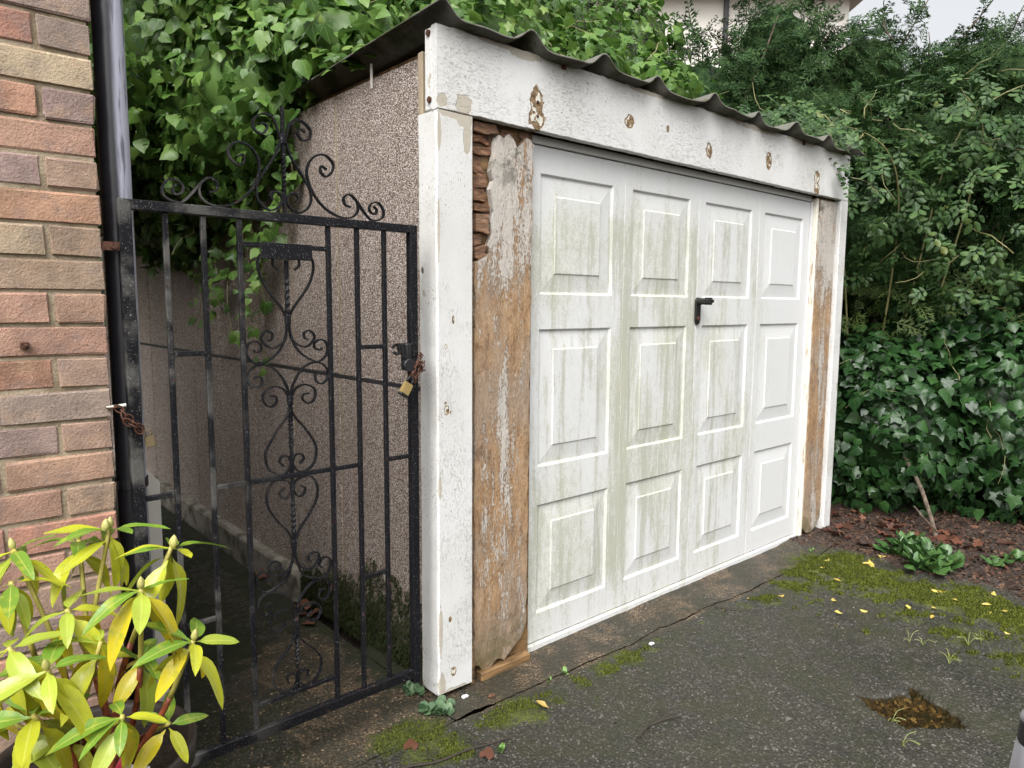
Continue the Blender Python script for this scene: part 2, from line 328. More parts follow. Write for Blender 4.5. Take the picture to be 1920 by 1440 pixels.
hgt = t.m('ADD', t.m('MULTIPLY', t.m('SUBTRACT', 1.0, v.outputs['Distance']), .6), t.m('ADD', t.m('MULTIPLY', n_f, .5), t.m('MULTIPLY', mmask, .8)))
rgh = t.m('ADD', t.ss(n_l, .35, .65, .42, .62), t.m('MULTIPLY', mmask, .35), clamp=True)
MAT['ground'] = t.done(t.bsdf(col, rgh, t.bump(hgt, .75, .008), spec=.4))
t = NT('puddle_water'); fr = t.n('Fresnel'); fr.inputs[0].default_value = 1.33
tr = t.n('BsdfTransparent'); tr.inputs[0].default_value = (.90, .82, .62, 1); gl = t.n('BsdfGlossy'); gl.inputs['Roughness'].default_value = .02
mx = t.n('MixShader'); t.put(mx.inputs[0], fr.outputs[0]); t.put(mx.inputs[1], tr.outputs[0]); t.put(mx.inputs[2], gl.outputs[0]); MAT['water'] = t.done(mx.outputs[0])

# leaves
def leaf_mat(name, stops, rough=.38, vein=None, transl=.18, spec=.5, use_obj_color=False, palm=False, blotch=None):
    t = NT(name)
    oi = t.n('ObjectInfo'); isl = t.n('NewGeometry').outputs['Random Per Island']
    r = t.m('FRACT', t.m('ADD', isl, oi.outputs['Random']))
    big = t.noise(2.2, 2)
    col = t.ramp(t.m('ADD', t.m('MULTIPLY', r, .7), t.m('MULTIPLY', big, .3)), stops)
    if use_obj_color: col = t.mix(.85, col, oi.outputs['Color'])
    if blotch: col = t.mix(t.m('MULTIPLY', t.ss(t.noise(38, 4, .6), .5, .68), .75), col, blotch)
    uv = t.n('UVMap').outputs[0]; q = t.xyz(uv)
    if blotch: col = t.mix(t.m('MULTIPLY', t.ss(t.noise(130, 3, .6), .68, .73), .8), col, (.16, .10, .03))
    if vein:
        if palm:
            an = t.m('ARCTAN2', t.m('ABSOLUTE', t.m('SUBTRACT', q[0], .5)), t.m('ADD', q[1], .02))
            rr = t.vlen(t.vsub(uv, (.5, 0, 0)))
            d1 = t.m('MINIMUM', t.m('ABSOLUTE', an), t.m('MINIMUM', t.m('ABSOLUTE', t.m('SUBTRACT', an, .72)), t.m('ABSOLUTE', t.m('SUBTRACT', an, 1.5))))
            vm = t.ss(t.m('MULTIPLY', d1, rr), .030, .008)
        else:
            vm = t.ss(t.m('ABSOLUTE', t.m('SUBTRACT', q[0], .5)), .06, .02)
        col = t.mix(t.m('MULTIPLY', vm, .45), col, vein)
    b = t.bsdf(col, rough, t.bump(t.noise(45, 3), .25, .006), spec=spec)
    if transl > 0:
        tl = t.n('BsdfTranslucent'); t.put(tl.inputs[0], col)
        mx = t.n('MixShader'); mx.inputs[0].default_value = transl; t.put(mx.inputs[1], b); t.put(mx.inputs[2], tl.outputs[0]); b = mx.outputs[0]
    return t.done(b)
MAT['ivy_l'] = leaf_mat('ivy_leaf_light', [(.12, (.028, .075, .012)), (.5, (.075, .165, .025)), (.82, (.15, .26, .05)), (.96, (.24, .30, .08))], .42, (.20, .30, .10), .30, spec=.4, palm=True)
MAT['ivy_d'] = leaf_mat('ivy_leaf_dark', [(.15, (.007, .026, .007)), (.5, (.015, .048, .012)), (.86, (.032, .084, .02)), (.97, (.09, .13, .03))], .38, (.06, .12, .04), .10, spec=.38, palm=True)
MAT['rose'] = leaf_mat('rose_leaf', [(.1, (.017, .044, .012)), (.5, (.036, .080, .022)), (.85, (.078, .14, .038)), (.97, (.26, .20, .05))], .46, (.09, .16, .06), .2, spec=.3)
MAT['conifer'] = leaf_mat('conifer_spray', [(.1, (.014, .036, .011)), (.5, (.030, .068, .022)), (.9, (.072, .125, .040))], .7, None, .15, spec=.15)
MAT['conifer_y'] = leaf_mat('conifer_spray_bright', [(.1, (.035, .065, .018)), (.9, (.10, .14, .035))], .6, None, .15, spec=.3)
MAT['rhodo'] = leaf_mat('rhododendron_leaf', [(.1, (.16, .24, .03)), (.9, (.3, .36, .05))], .27, (.55, .55, .14), .25, spec=.5, use_obj_color=True, blotch=(.34, .38, .04))
MAT['weed'] = leaf_mat('weed_leaf', [(.1, (.022, .065, .014)), (.6, (.046, .115, .026)), (.9, (.085, .165, .042))], .38, (.14, .25, .09), .2)
MAT['weed_blue'] = leaf_mat('weed_leaf_bluish', [(.1, (.05, .11, .05)), (.9, (.13, .21, .10))], .5, None, .2)
MAT['dry_y'] = leaf_mat('yellow_fallen_leaf', [(.1, (.42, .30, .05)), (.6, (.58, .48, .12)), (.95, (.40, .24, .08))], .45, None, .15)
MAT['dry_b'] = leaf_mat('brown_fallen_leaf', [(.1, (.05, .02, .013)), (.6, (.12, .045, .025)), (.95, (.20, .10, .06))], .55, None, .1)
MAT['grass'] = leaf_mat('pale_grass', [(.1, (.16, .20, .05)), (.9, (.34, .36, .14))], .5, None, .25)
MAT['moss'] = leaf_mat('moss_tuft', [(.1, (.03, .04, .008)), (.5, (.085, .105, .014)), (.9, (.18, .20, .03))], .8, None, .2, spec=.2)
MAT['moss_d'] = leaf_mat('dark_moss_tuft', [(.1, (.014, .022, .007)), (.9, (.045, .055, .018))], .85, None, .1, spec=.2)
MAT['berry'] = leaf_mat('ivy_berries', [(.1, (.012, .010, .014)), (.7, (.03, .026, .03)), (.95, (.07, .06, .04))], .5, None, 0)
t = NT('bark'); a = t.noise(40, 5, .65, stretch=(1, 1, .3)); MAT['bark'] = t.done(t.bsdf(t.ramp(a, [(.35, (.045, .03, .02)), (.65, (.17, .13, .095))]), .85, t.bump(a, .6, .006)))
t = NT('green_stem'); a = t.noise(40, 4); MAT['stem_g'] = t.done(t.bsdf(t.mix(a, (.12, .14, .05), (.26, .22, .10)), .6))
t = NT('red_brown_stem'); a = t.noise(50, 5, .6); MAT['stem_r'] = t.done(t.bsdf(t.ramp(a, [(.35, (.10, .022, .012)), (.65, (.30, .075, .03))]), .45, t.bump(a, .3, .003)))
t = NT('yellow_stem'); a = t.noise(50, 5, .6); MAT['stem_y'] = t.done(t.bsdf(t.mix(a, (.34, .30, .05), (.48, .42, .12)), .45))
t = NT('bud_green'); a = t.noise(90, 4); MAT['bud'] = t.done(t.bsdf(t.mix(a, (.30, .30, .07), (.46, .42, .16)), .5, t.bump(a, .4, .002)))
t = NT('twig_bark'); a = t.noise(80, 4); MAT['twig'] = t.done(t.bsdf(t.mix(a, (.016, .012, .009), (.055, .042, .032)), .8, t.bump(a, .5, .002)))

# ------------------------------------------------------------------ objects helper
def tag(o, label=None, cat=None, group=None, kind=None):
    if label: o['label'] = label
    if cat: o['category'] = cat
    if group: o['group'] = group
    if kind: o['kind'] = kind
    return o
WL = {}
def thing(name, loc, label, cat, group=None):
    o = bpy.data.objects.new(name, None); COL.objects.link(o); o.location = loc; o.empty_display_size = .05
    WL[o.name] = Vector(loc); return tag(o, label, cat, group)
def link(name, me, parent=None, loc=(0, 0, 0), mat=None, mw=None):
    o = bpy.data.objects.new(name, me); COL.objects.link(o)
    if mat is not None and not me.materials: me.materials.append(mat)
    pw = Vector((0, 0, 0))
    if parent is not None: o.parent = parent; pw = WL[parent.name]
    if mw is not None:
        mm = mw.copy(); mm.translation = mm.translation - pw; o.matrix_local = mm; WL[o.name] = mw.translation.copy()
    else:
        o.location = Vector(loc) - pw; WL[o.name] = Vector(loc)
    return o
class MB:
    def __init__(s): s.v = []; s.f = []
    def add(s, v, f):
        k = len(s.v); s.v += [tuple(a) for a in v]; s.f += [tuple(i+k for i in q) for q in f]; return s
    def box(s, x0, x1, y0, y1, z0, z1):
        v = [(x, y, z) for x in (x0, x1) for y in (y0, y1) for z in (z0, z1)]
        return s.add(v, [(0, 1, 3, 2), (4, 6, 7, 5), (0, 4, 5, 1), (2, 3, 7, 6), (0, 2, 6, 4), (1, 5, 7, 3)])
    def prism(s, poly, y0, y1):
        """polygon in xz, extruded along y"""
        n = len(poly); v = [(x, y0, z) for x, z in poly] + [(x, y1, z) for x, z in poly]
        return s.add(v, [tuple(range(n)), tuple(range(2*n-1, n-1, -1))] + [(i, i+n, (i+1) % n+n, (i+1) % n) for i in range(n)])
    def tube(s, pts, rs, n=8, cap=True):
        pts = [Vector(p) for p in pts]
        if not hasattr(rs, '__len__'): rs = [rs]*len(pts)
        rings = []; ref = None
        for i, p in enumerate(pts):
            d = (pts[min(i+1, len(pts)-1)] - pts[max(i-1, 0)]).normalized()
            if ref is None: ref = Vector((0, 0, 1)) if abs(d.z) < .9 else Vector((1, 0, 0))
            a = d.cross(ref).normalized(); b = d.cross(a).normalized(); ref = b.cross(d) * -1 if False else ref
            rings.append([p + rs[i]*(math.cos(2*math.pi*k/n)*a + math.sin(2*math.pi*k/n)*b) for k in range(n)])
        v = [q for r in rings for q in r]; f = []
        for i in range(len(pts)-1):
            for k in range(n): f.append((i*n+k, i*n+(k+1) % n, (i+1)*n+(k+1) % n, (i+1)*n+k))
        if cap: f += [tuple(range(n-1, -1, -1)), tuple(range((len(pts)-1)*n, len(pts)*n))]
        return s.add(v, f)
    def lathe(s, prof, c=(0, 0, 0), n=24):
        v = []; f = []
        for r, z in prof:
            for k in range(n): v.append((c[0]+r*math.cos(2*math.pi*k/n), c[1]+r*math.sin(2*math.pi*k/n), c[2]+z))
        for i in range(len(prof)-1):
            for k in range(n): f.append((i*n+k, i*n+(k+1) % n, (i+1)*n+(k+1) % n, (i+1)*n+k))
        return s.add(v, f)
    def ribbon(s, pts, yc, wy, th):
        """flat bar bent in the xz plane: width wy along y, thickness th in the plane"""
        n = len(pts); v = []
        for i, (x, z) in enumerate(pts):
            a = pts[max(i-1, 0)]; b = pts[min(i+1, n-1)]; dx, dz = b[0]-a[0], b[1]-a[1]; L = math.hypot(dx, dz) or 1
            nx, nz = -dz/L*th/2, dx/L*th/2
            v += [(x+nx, yc-wy/2, z+nz), (x-nx, yc-wy/2, z-nz), (x-nx, yc+wy/2, z-nz), (x+nx, yc+wy/2, z+nz)]
        f = [(0, 1, 2, 3), (4*n-1, 4*n-2, 4*n-3, 4*n-4)]
        for i in range(n-1):
            for k in range(4): f.append((4*i+k, 4*i+4+k, 4*i+4+(k+1) % 4, 4*i+(k+1) % 4))
        return s.add(v, f)
    def mesh(s, name, mat, smooth=False, bevel=0, seg=1):
        me = bpy.data.meshes.new(name); me.from_pydata(s.v, [], s.f); me.update()
        bm = bmesh.new(); bm.from_mesh(me); bmesh.ops.recalc_face_normals(bm, faces=bm.faces)
        if bevel: bmesh.ops.bevel(bm, geom=list(bm.edges), offset=bevel, segments=seg, affect='EDGES', clamp_overlap=True)
        bm.to_mesh(me); bm.free()
        if mat: me.materials.append(mat)
        if smooth: me.polygons.foreach_set('use_smooth', [True]*len(me.polygons))
        return me
    def part(s, name, mat, parent=None, smooth=False, bevel=0, seg=1):
        return link(name, s.mesh(name, mat, smooth, bevel, seg), parent)
def structure(o): o['kind'] = 'structure'; return o
def spline(pts, k=8):
    """Catmull-Rom through 2-D or 3-D points"""
    P = [np.array(p, float) for p in pts]; P = [2*P[0]-P[1]] + P + [2*P[-1]-P[-2]]; out = []
    for i in range(1, len(P)-2):
        for j in range(k):
            t = j/k; a, b, c, d = P[i-1:i+3]
            out.append(.5*((2*b)+(c-a)*t+(2*a-5*b+4*c-d)*t*t+(3*b-a-3*c+d)*t**3))
    out.append(P[-2]); return [tuple(float(x) for x in o) for o in out]
def fast_mesh(name, V, F, mat, uv=None, smooth=True):
    """V (n,3), F (m,3|4) numpy; per-vertex uv"""
    me = bpy.data.meshes.new(name); V = np.ascontiguousarray(V, np.float32); F = np.ascontiguousarray(F, np.int32)
    nf, k = F.shape
    me.vertices.add(len(V)); me.vertices.foreach_set('co', V.ravel())
    me.loops.add(nf*k); me.loops.foreach_set('vertex_index', F.ravel())
    me.polygons.add(nf); me.polygons.foreach_set('loop_start', np.arange(0, nf*k, k, dtype=np.int32)); me.polygons.foreach_set('loop_total', np.full(nf, k, np.int32))
    if uv is not None:
        l = me.uv_layers.new(name='UVMap'); l.data.foreach_set('uv', np.ascontiguousarray(uv[F.ravel()], np.float32).ravel())
    me.polygons.foreach_set('use_smooth', np.full(nf, smooth)); me.update(calc_edges=True)
    if mat: me.materials.append(mat)
    return me
def wob(x, y, seed=0):
    """cheap smooth pseudo-noise in [-1,1]"""
    r = np.random.default_rng(seed); o = 0
    for k in range(5):
        a, b, c = r.uniform(-1, 1, 2).tolist() + [r.uniform(0, 6.28)]; f = 1.7**k
        o = o + np.sin((a*x+b*y)*f*2.2 + c + 1.3*np.sin((b*x-a*y)*f*1.4+c*2))/1.35**k
    return o/3.3

# ================================================================== GROUND
CRACK = [(-3, -.10), (-.024, -.128), (.018, -.127), (.139, -.135), (.333, -.142), (.585, -.155), (.848, -.164), (1.028, -.148), (1.075, -.168), (1.341, -.162), (1.663, -.184), (2.076, -.184), (2.383, -.177), (2.7, -.16), (6, -.16)]
CX, CY = np.array([c[0] for c in CRACK]), np.array([c[1] for c in CRACK])
def crack(x): return np.interp(x, CX, CY) + .006*wob(x*14, x*0, 3) + .003*wob(x*45, x*0, 4)
HOLE = [(1.166, -.889), (1.195, -.961), (1.30, -1.018), (1.385, -1.005), (1.35, -1.06), (1.322, -1.124), (1.276, -1.204), (1.241, -1.254), (1.14, -1.183), (1.067, -1.112), (1.061, -1.048), (1.096, -.965)]
def poly_sd(x, y, poly):
    d = np.full(x.shape, 1e9); ins = np.zeros(x.shape, bool); n = len(poly)
    for i in range(n):
        (ax, ay), (bx, by) = poly[i], poly[(i+1) % n]
        ex, ey = bx-ax, by-ay; t_ = np.clip(((x-ax)*ex+(y-ay)*ey)/(ex*ex+ey*ey), 0, 1)
        d = np.minimum(d, np.hypot(x-ax-t_*ex, y-ay-t_*ey))
        c = ((ay > y) != (by > y)) & (x < (bx-ax)*(y-ay)/(by-ay+1e-12)+ax); ins ^= c
    return np.where(ins, -d, d)
def hole_sd(x, y): return poly_sd(x, y, HOLE) + .012 + .022*wob(x*34, y*34, 9) + .014*wob(x*95, y*95, 10)
def gauss(x, y, L):
    o = np.zeros_like(x)
    for (cx, cy, r, a) in L: o = np.maximum(o, a*np.exp(-((x-cx)**2+(y-cy)**2)/(r*r)))
    return o
MOSS = [(2.29, -.25, .26, .8), (2.30, -.42, .26, .85), (2.31, -.56, .24, .8), (2.29, -.72, .24, .8), (2.27, -.86, .22, .78), (2.33, -1.0, .24, .85), (2.30, -1.15, .26, .85), (2.2, -1.4, .3, .8), (2.04, -.42, .2, .62), (1.99, -.78, .2, .55), (2.0, -1.0, .2, .6), (1.85, -1.25, .2, .6),
        (.60, -.225, .09, .75), (.73, -.225, .10, .8), (.86, -.225, .09, .6), (.46, -.235, .08, .6), (.18, -.215, .10, .85), (.09, -.215, .09, .8), (.19, -.28, .08, .7), (.02, -.20, .06, .6),
        (-.158, -.10, .13, .85), (-.253, -.09, .11, .8), (-.117, -.235, .11, .8), (-.2, -.2, .12, .7), (1.9, -.30, .16, .7), (1.5, -.27, .10, .6), (1.2, -.25, .08, .5), (2.45, -.3, .2, .8), (2.45, -.9, .2, .75), (2.1, -1.3, .25, .7), (1.75, -.75, .2, .42), (1.75, -1.1, .22, .45), (1.65, -.3, .14, .6), (.95, -.22, .06, .6), (1.35, -.24, .06, .55), (2.1, -.6, .22, .62), (1.75, -.45, .18, .5), (2.1, -.25, .16, .75), (1.9, -1.0, .2, .55), (1.0, -.25, .07, .5), (.32, -.24, .08, .6), (.4, -.33, .1, .45)]
SOIL = [(2.49, -.06), (2.58, -.20), (2.60, -.42), (2.52, -.62), (2.55, -.82), (2.62, -.9), (2.6, -1.0), (2.52, -1.1), (2.5, -1.3), (2.6, -2.6), (9, -2.6), (9, 6), (2.49, 6)]
BROWN = [(-.31, .12, .22, .9), (-.2, .1, .2, .9), (-.13, .0, .16, .85), (-.19, .27, .22, .9), (-.25, .58, .3, .75), (-.13, .22, .2, .9), (-.37, .01, .18, .8), (-.55, .45, .25, .5), (-.42, -.12, .15, .6)]
def ground_attr(x, y):
    moss = gauss(x, y, MOSS)
    ap = (x > -.03) & (y > crack(x))
    brown = np.where(ap & (x < 2.75), .58+.25*wob(x*5, y*5, 17), np.maximum(gauss(x, y, BROWN), np.where((x > 0) & (x < 2.6), .62*np.exp(-((y-crack(x))/.05)**2), 0)))
    soil = np.clip(.5 - poly_sd(x, y, SOIL)/.16, 0, 1)
    hole = np.clip(.5 - hole_sd(x, y)/.05, 0, 1)
    sg = lambda q: 1/(1+np.exp(-np.clip(q, -30, 30)))
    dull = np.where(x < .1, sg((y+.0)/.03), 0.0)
    nz_ = .10*wob(x*7, y*7, 61)+.05*wob(x*19, y*19, 62)
    edgem = np.where(x < .06, .8*sg((x+.10+nz_)/.025)*sg((y-.08)/.03) + .6*sg((-.40-x+nz_*1.4)/.05)*sg((y-.05+nz_)/.05) + .5*sg((y-.72+nz_*1.6)/.06), 0)
    moss = np.maximum(moss, np.clip(edgem, 0, .85)); moss = np.where(soil > .75, moss*.3, moss)
    return moss, brown, soil, hole, dull
def ground_z(x, y, apron=False):
    z = .004*wob(x*3, y*3, 21) + .0016*wob(x*30, y*30, 22)
    sd = hole_sd(x, y)
    z = z - .036*np.clip((-sd+.010)/.035, 0, 1)**.8*(1+.3*wob(x*120, y*120, 14)) - .005*np.exp(-(sd/.12)**2) + .004*np.exp(-((sd-.025)/.02)**2)*wob(x*120, y*120, 15)
    so_ = np.clip(.5 - poly_sd(x, y, SOIL)/.2, 0, 1); z = z + so_*(.018 + .012*wob(x*9, y*9, 30) + .008*wob(x*28, y*28, 31))
    return z
def ground_sheet(name, xs, vfun, nv, dz=0.0):
    X, T = np.meshgrid(xs, np.linspace(0, 1, nv), indexing='ij')
    Y = vfun(X, T); Z = ground_z(X, Y) + dz
    nx, ny = X.shape; V = np.stack([X.ravel(), Y.ravel(), Z.ravel()], 1)
    i = np.arange(nx*ny).reshape(nx, ny)
    F = np.stack([i[:-1, :-1], i[1:, :-1], i[1:, 1:], i[:-1, 1:]], -1).reshape(-1, 4)
    me = fast_mesh(name, V, F, MAT['ground'])
    for nm, a in zip(('moss', 'brown', 'soil', 'hole', 'dull'), ground_attr(X.ravel(), Y.ravel())):
        at = me.attributes.new(nm, 'FLOAT', 'POINT'); at.data.foreach_set('value', np.ascontiguousarray(a, np.float32))
    return structure(link(name, me))
def gap(x): return .0008 + .006*np.clip(wob(x*9, x*0, 12)+.1, 0, 1) + .014*np.exp(-((x-.06)/.06)**2)
xs = np.concatenate([np.linspace(-6, -1.0, 26)[:-1], np.linspace(-1.0, 3.2, 380), np.linspace(3.2, 9, 40)[1:]])
ground_sheet('driveway', xs, lambda X, T: np.where(T < .1, -9+T/.1*7, -2+(crack(X)-gap(X)/2+2)*(T-.1)/.9), 271)
xa = np.linspace(-.03, 2.75, 300); ground_sheet('concrete_apron', xa, lambda X, T: crack(X)+gap(X)/2 + (.5-crack(X))*T, 60, .003)
xp = np.concatenate([np.linspace(-.96, -.032, 110)]); ground_sheet('alley_path', xp, lambda X, T: crack(X)+gap(X)*.1 + (6.5-crack(X))*T**2, 220, .001)
xb = np.linspace(2.752, 9, 120); ground_sheet('soil_bed', xb, lambda X, T: crack(X)+gap(X)*.1 + (6.5-crack(X))*T**2, 120, .001)
mb = MB(); mb.box(-120, 120, -120, 120, -.5, -.075); structure(mb.part('ground', MAT['compost']))
# water standing in the pothole
mb = MB(); cxh = sum(p[0] for p in HOLE)/12; cyh = sum(p[1] for p in HOLE)/12
wv = [(cxh+(p[0]-cxh)*1.15, cyh+(p[1]-cyh)*1.15, -.017) for p in HOLE]
mb.add(wv+[(cxh, cyh, -.017)], [(i, (i+1) % 12, 12) for i in range(12)])
pud = structure(mb.part('puddle', MAT['water']))
if pud.data.polygons[0].normal.z < 0: pud.data.flip_normals()

# ================================================================== BRICK HOUSE (left)
HX = -.955
house = thing('brick_house', (HX-1, 3, 0), 'brick house wall of red and purple brown bricks with sandy mortar', 'house')
mb = MB(); mb.box(-7, HX-.006, .0052, 2.8, 0, 2.6)  # unseen height and depth shaped for the light reaching the alley
wall = mb.part('wall', MAT['mortar'], house); wall['label'] = 'sandy mortar wall with recessed joints'
def brick_mesh(name, lx, ly, seed):
    r = random.Random(seed); b = MB(); b.box(0, lx, 0, ly, 0, .0645)
    me = b.mesh(name, MAT['brick'], bevel=.0032)
    for v in me.vertices: v.co += Vector((r.uniform(-.0028, .0028), r.uniform(-.0010, .0026), r.uniform(-.0028, .0028)))
    return me
bm_s = [brick_mesh('stretcher', .215, .1025, i) for i in range(4)]; bm_h = [brick_mesh('header', .1025, .215, 20+i) for i in range(3)]
RED, RED2, PUR, TAN, BRN, ORG = (.40, .215, .15), (.37, .225, .165), (.29, .215, .185), (.41, .31, .22), (.345, .24, .18), (.44, .26, .17)
vis = {-2: [PUR], -1: [PUR, RED], 0: [TAN], 1: [PUR, ORG], 2: [RED2], 3: [BRN, PUR], 4: [ORG], 5: [BRN, TAN], 6: [BRN], 7: [RED2, RED2], 8: [RED2], 9: [BRN, RED], 10: [PUR], 11: [BRN, PUR], 12: [RED2], 13: [BRN, RED2], 14: [RED], 15: [BRN, RED2], 16: [BRN]}
for k in range(-9, 26):
    z = 1.906 - (k+1)*.075 + .005
    if z < -.05 or z > 2.53: continue
    x = HX; i = 0
    while x > -2.35:
        hdr = (k % 2 == 1) and i == 0
        L = .1025 if hdr else .215
        o = link('brick', random.choice(bm_h if hdr else bm_s), wall, (x-L+random.uniform(-.0015, .0015), random.uniform(-.003, .001), z))
        c = vis.get(k, []); c = c[i] if i < len(c) else random.choice([RED, RED2, PUR, TAN, BRN, BRN])
        j = random.uniform(.9, 1.1); o.color = (c[0]*j, c[1]*j*random.uniform(.95, 1.05), c[2]*j, 1)
        x -= L+.010; i += 1
    # return face along the alley
    y = .2270 if k % 2 == 1 else .1125
    while y < 1.3:
        o = link('brick', bm_h[0], wall, (HX-.1025, y, z)); c = random.choice([RED, RED2, PUR, BRN]); o.color = c+(1,); y += .225
mb = MB(); mb.box(-7, -2.36, -.004, .005, 0, 2.6); mb.box(HX-.0055, HX-.001, 1.4, 2.8, 0, 2.6)
mb.part('upper_brickwork', MAT['brick_far'], house)
mb = MB(); mb.box(-7.1, HX+.03, -.06, 2.86, 2.603, 2.67); mb.part('roof', MAT['tile'], house)
mb = MB(); mb.prism([(-1.128, 1.254), (-1.112, 1.253), (-1.111, 1.268), (-1.127, 1.269)], -.014, -.002); mb.tube([(-1.118, -.028, 1.261), (-1.118, -.012, 1.261)], .004, 8)
tag(mb.part('rusty_nail', MAT['rust'], None, bevel=.001), 'small rusty nail plate fixed to the face of a red brick', 'nail')

# downpipe in the corner
pipe = thing('downpipe', (-.904, .066, 0), 'glossy black round downpipe beside the brick corner', 'downpipe')
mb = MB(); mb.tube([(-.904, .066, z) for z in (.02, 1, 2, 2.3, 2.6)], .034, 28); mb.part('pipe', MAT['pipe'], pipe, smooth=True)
for z in (.905, 2.25):
    mb = MB(); mb.tube([(-.904, .066, z-.012), (-.904, .066, z+.012)], .0375, 24); mb.box(-.96, -.93, .05, .08, z-.011, z+.011); mb.part('pipe_clip', MAT['black'], pipe)

# ================================================================== GARAGE
gar = thing('garage', (1.46, 2.4, 0), 'small concrete panel garage with white painted timber front and corrugated roof', 'garage')
GW = 2.92
# side wall of pebbledashed panels
mb = MB(); mb.box(.0375, .09, .11, 4.78, -.02, 2.150); mb.box(GW-.09, GW-.045, .11, 4.78, -.02, 2.15); mb.box(.09, GW-.09, 4.70, 4.77, -.02, 2.15)
mb.part('wall_core', MAT['joint'], gar)
SE = [.095, .735, 1.18, 1.63, 2.10, 2.56, 3.02, 3.48, 3.93, 4.38, 4.8]
for i in range(len(SE)-1):
    for (za, zb) in ((.0, 1.056), (1.070, 2.165)):
        if za == 0: za = -.01
        for xa_, xb_ in ((.033, .06), (GW-.06, GW-.033)):
            b = MB(); b.box(xa_, xb_, SE[i]+.009, SE[i+1]-.009, za, zb); b.part('wall_panel', MAT['pebble'], gar, bevel=.003)
b = MB()
for i in range(25):
    pass
b.box(.0335, .0374, .10, 4.78, 1.0565, 1.0695); b.part('panel_joint', MAT['gutter'], gar); b = MB()
npl = 40; ys_ = np.linspace(1.14, 4.75, npl); poly = []
bv = []
for i, y in enumerate(ys_):
    zb_ = -.03 + .02*math.sin(i*1.7) + random.uniform(-.008, .02); bv += [(-.012, y+(random.uniform(-.004, .004)), zb_), (-.012, y, .115), (-.004, y, .128), (.033, y, .131), (.033, y, zb_)]
bf = []
for i in range(npl-1):
    for k in range(4): bf.append((i*5+k, i*5+k+1, i*5+5+k+1, i*5+5+k))
bv[0] = (-.012, 1.155, -.02); bv[1] = (-.012, 1.12, .11)
b.add(bv, bf+[(0, 4, 3, 2, 1), tuple(range(5*npl-5, 5*npl))]); b.part('plinth', MAT['concrete'], gar)['label'] = 'broken edged concrete plinth'
b = MB(); b.box(.012, .034, .100, .126, .0, 2.17); b.part('corner_strip', MAT['joint'], gar, bevel=.004)
# posts and fascia
def ragged_post(name, x0, x1, y0, y1, z0, z1, mat, amp=.003, bot=.02, seed=1):
    r = random.Random(seed); b = MB(); n = 34; v = []; f = []
    for i in range(n+1):
        z = z0+(z1-z0)*i/n
        j = [r.uniform(-amp, amp) for _ in range(4)]
        cr = .006
        ring = [(x0+cr+j[0]*.3, y0), (x1-.003, y0), (x1+j[2]*.6, y0+.004), (x1+j[2]*.6, y1), (x0+j[1]*.5, y1), (x0+j[1]*.5, y0+cr)]
        for (x, y) in ring:
            zz = z + (bot*r.uniform(-.2, 1) if i == 0 else 0) + (.004*r.uniform(-1, 1) if i == n else 0)
            v.append((x, y, zz))
    for i in range(n):
        for k in range(6): f.append((i*6+k, i*6+(k+1) % 6, i*6+6+(k+1) % 6, i*6+6+k))
    f += [tuple(range(5, -1, -1)), tuple(range(n*6, n*6+6))]
    b.add(v, f); return b.part(name, mat, gar)
ragged_post('corner_post', -.004, .143, 0, .098, .004, 1.968, MAT['post'], .0025, .022, 2)['label'] = 'flaking white painted corner post'
ragged_post('corner_post', 2.838, 2.926, 0, .098, .0, 1.968, MAT['post_right'], .002, .03, 5)
b = MB(); nfx = 120; v = []; f = []
r_ = random.Random(4)
for i in range(nfx+1):
    x = GW*i/nfx; zt = 2.228+r_.uniform(-.003, .002); zb2 = 1.972+r_.uniform(-.001, .0015)
    v += [(x, 0, zb2+.002), (x, 0, zt-.003), (x, .004, zt), (x, .030, zt), (x, .030, zb2), (x, .003, zb2)]
for i in range(nfx):
    for k in range(6): f.append((i*6+k, i*6+(k+1) % 6, i*6+6+(k+1) % 6, i*6+6+k))
f += [tuple(range(5, -1, -1)), tuple(range(nfx*6, nfx*6+6))]
b.add(v, f); b.part('fascia', MAT['fascia'], gar)['label'] = 'flaking white painted fascia board with old screw patches'
b = MB(); b.box(.0, .12, .0305, .066, 1.973, 2.222); b.part('fascia_return', MAT['post'], gar, bevel=.002)
for (y, z) in ((.043, 2.206), (.039, 2.003)):
    b = MB(); b.tube([(-.006, y, z), (.004, y, z)], [.0095, .0105], 14); b.part('screw_head', MAT['rust'], gar)
for (x, z) in ((.432, 2.068), (.432, 2.02)):
    b = MB(); b.tube([(x, .004, z), (x, -.003, z)], [.0065, .0055], 12); b.part('screw_head', MAT['rust'], gar)
for x in (.557, 2.354):
    b = MB(); b.box(x-.009, x+.009, -.007, -.0005, 2.205, 2.236); b.tube([(x, -.012, 2.214), (x, -.004, 2.214)], .006, 8); b.part('roof_hook', MAT['rust'], gar)
# timbers behind
b = MB(); b.box(.13, .452, .047, .11, .0, 1.975); b.part('door_jamb', MAT['timber'], gar)
b = MB(); b.box(2.625, 2.836, .047, .11, -.01, 1.975); b.part('door_jamb', MAT['timber'], gar)
b = MB(); b.box(.13, 2.87, .092, .12, 1.99, 2.2); b.part('door_head', MAT['timber'], gar)
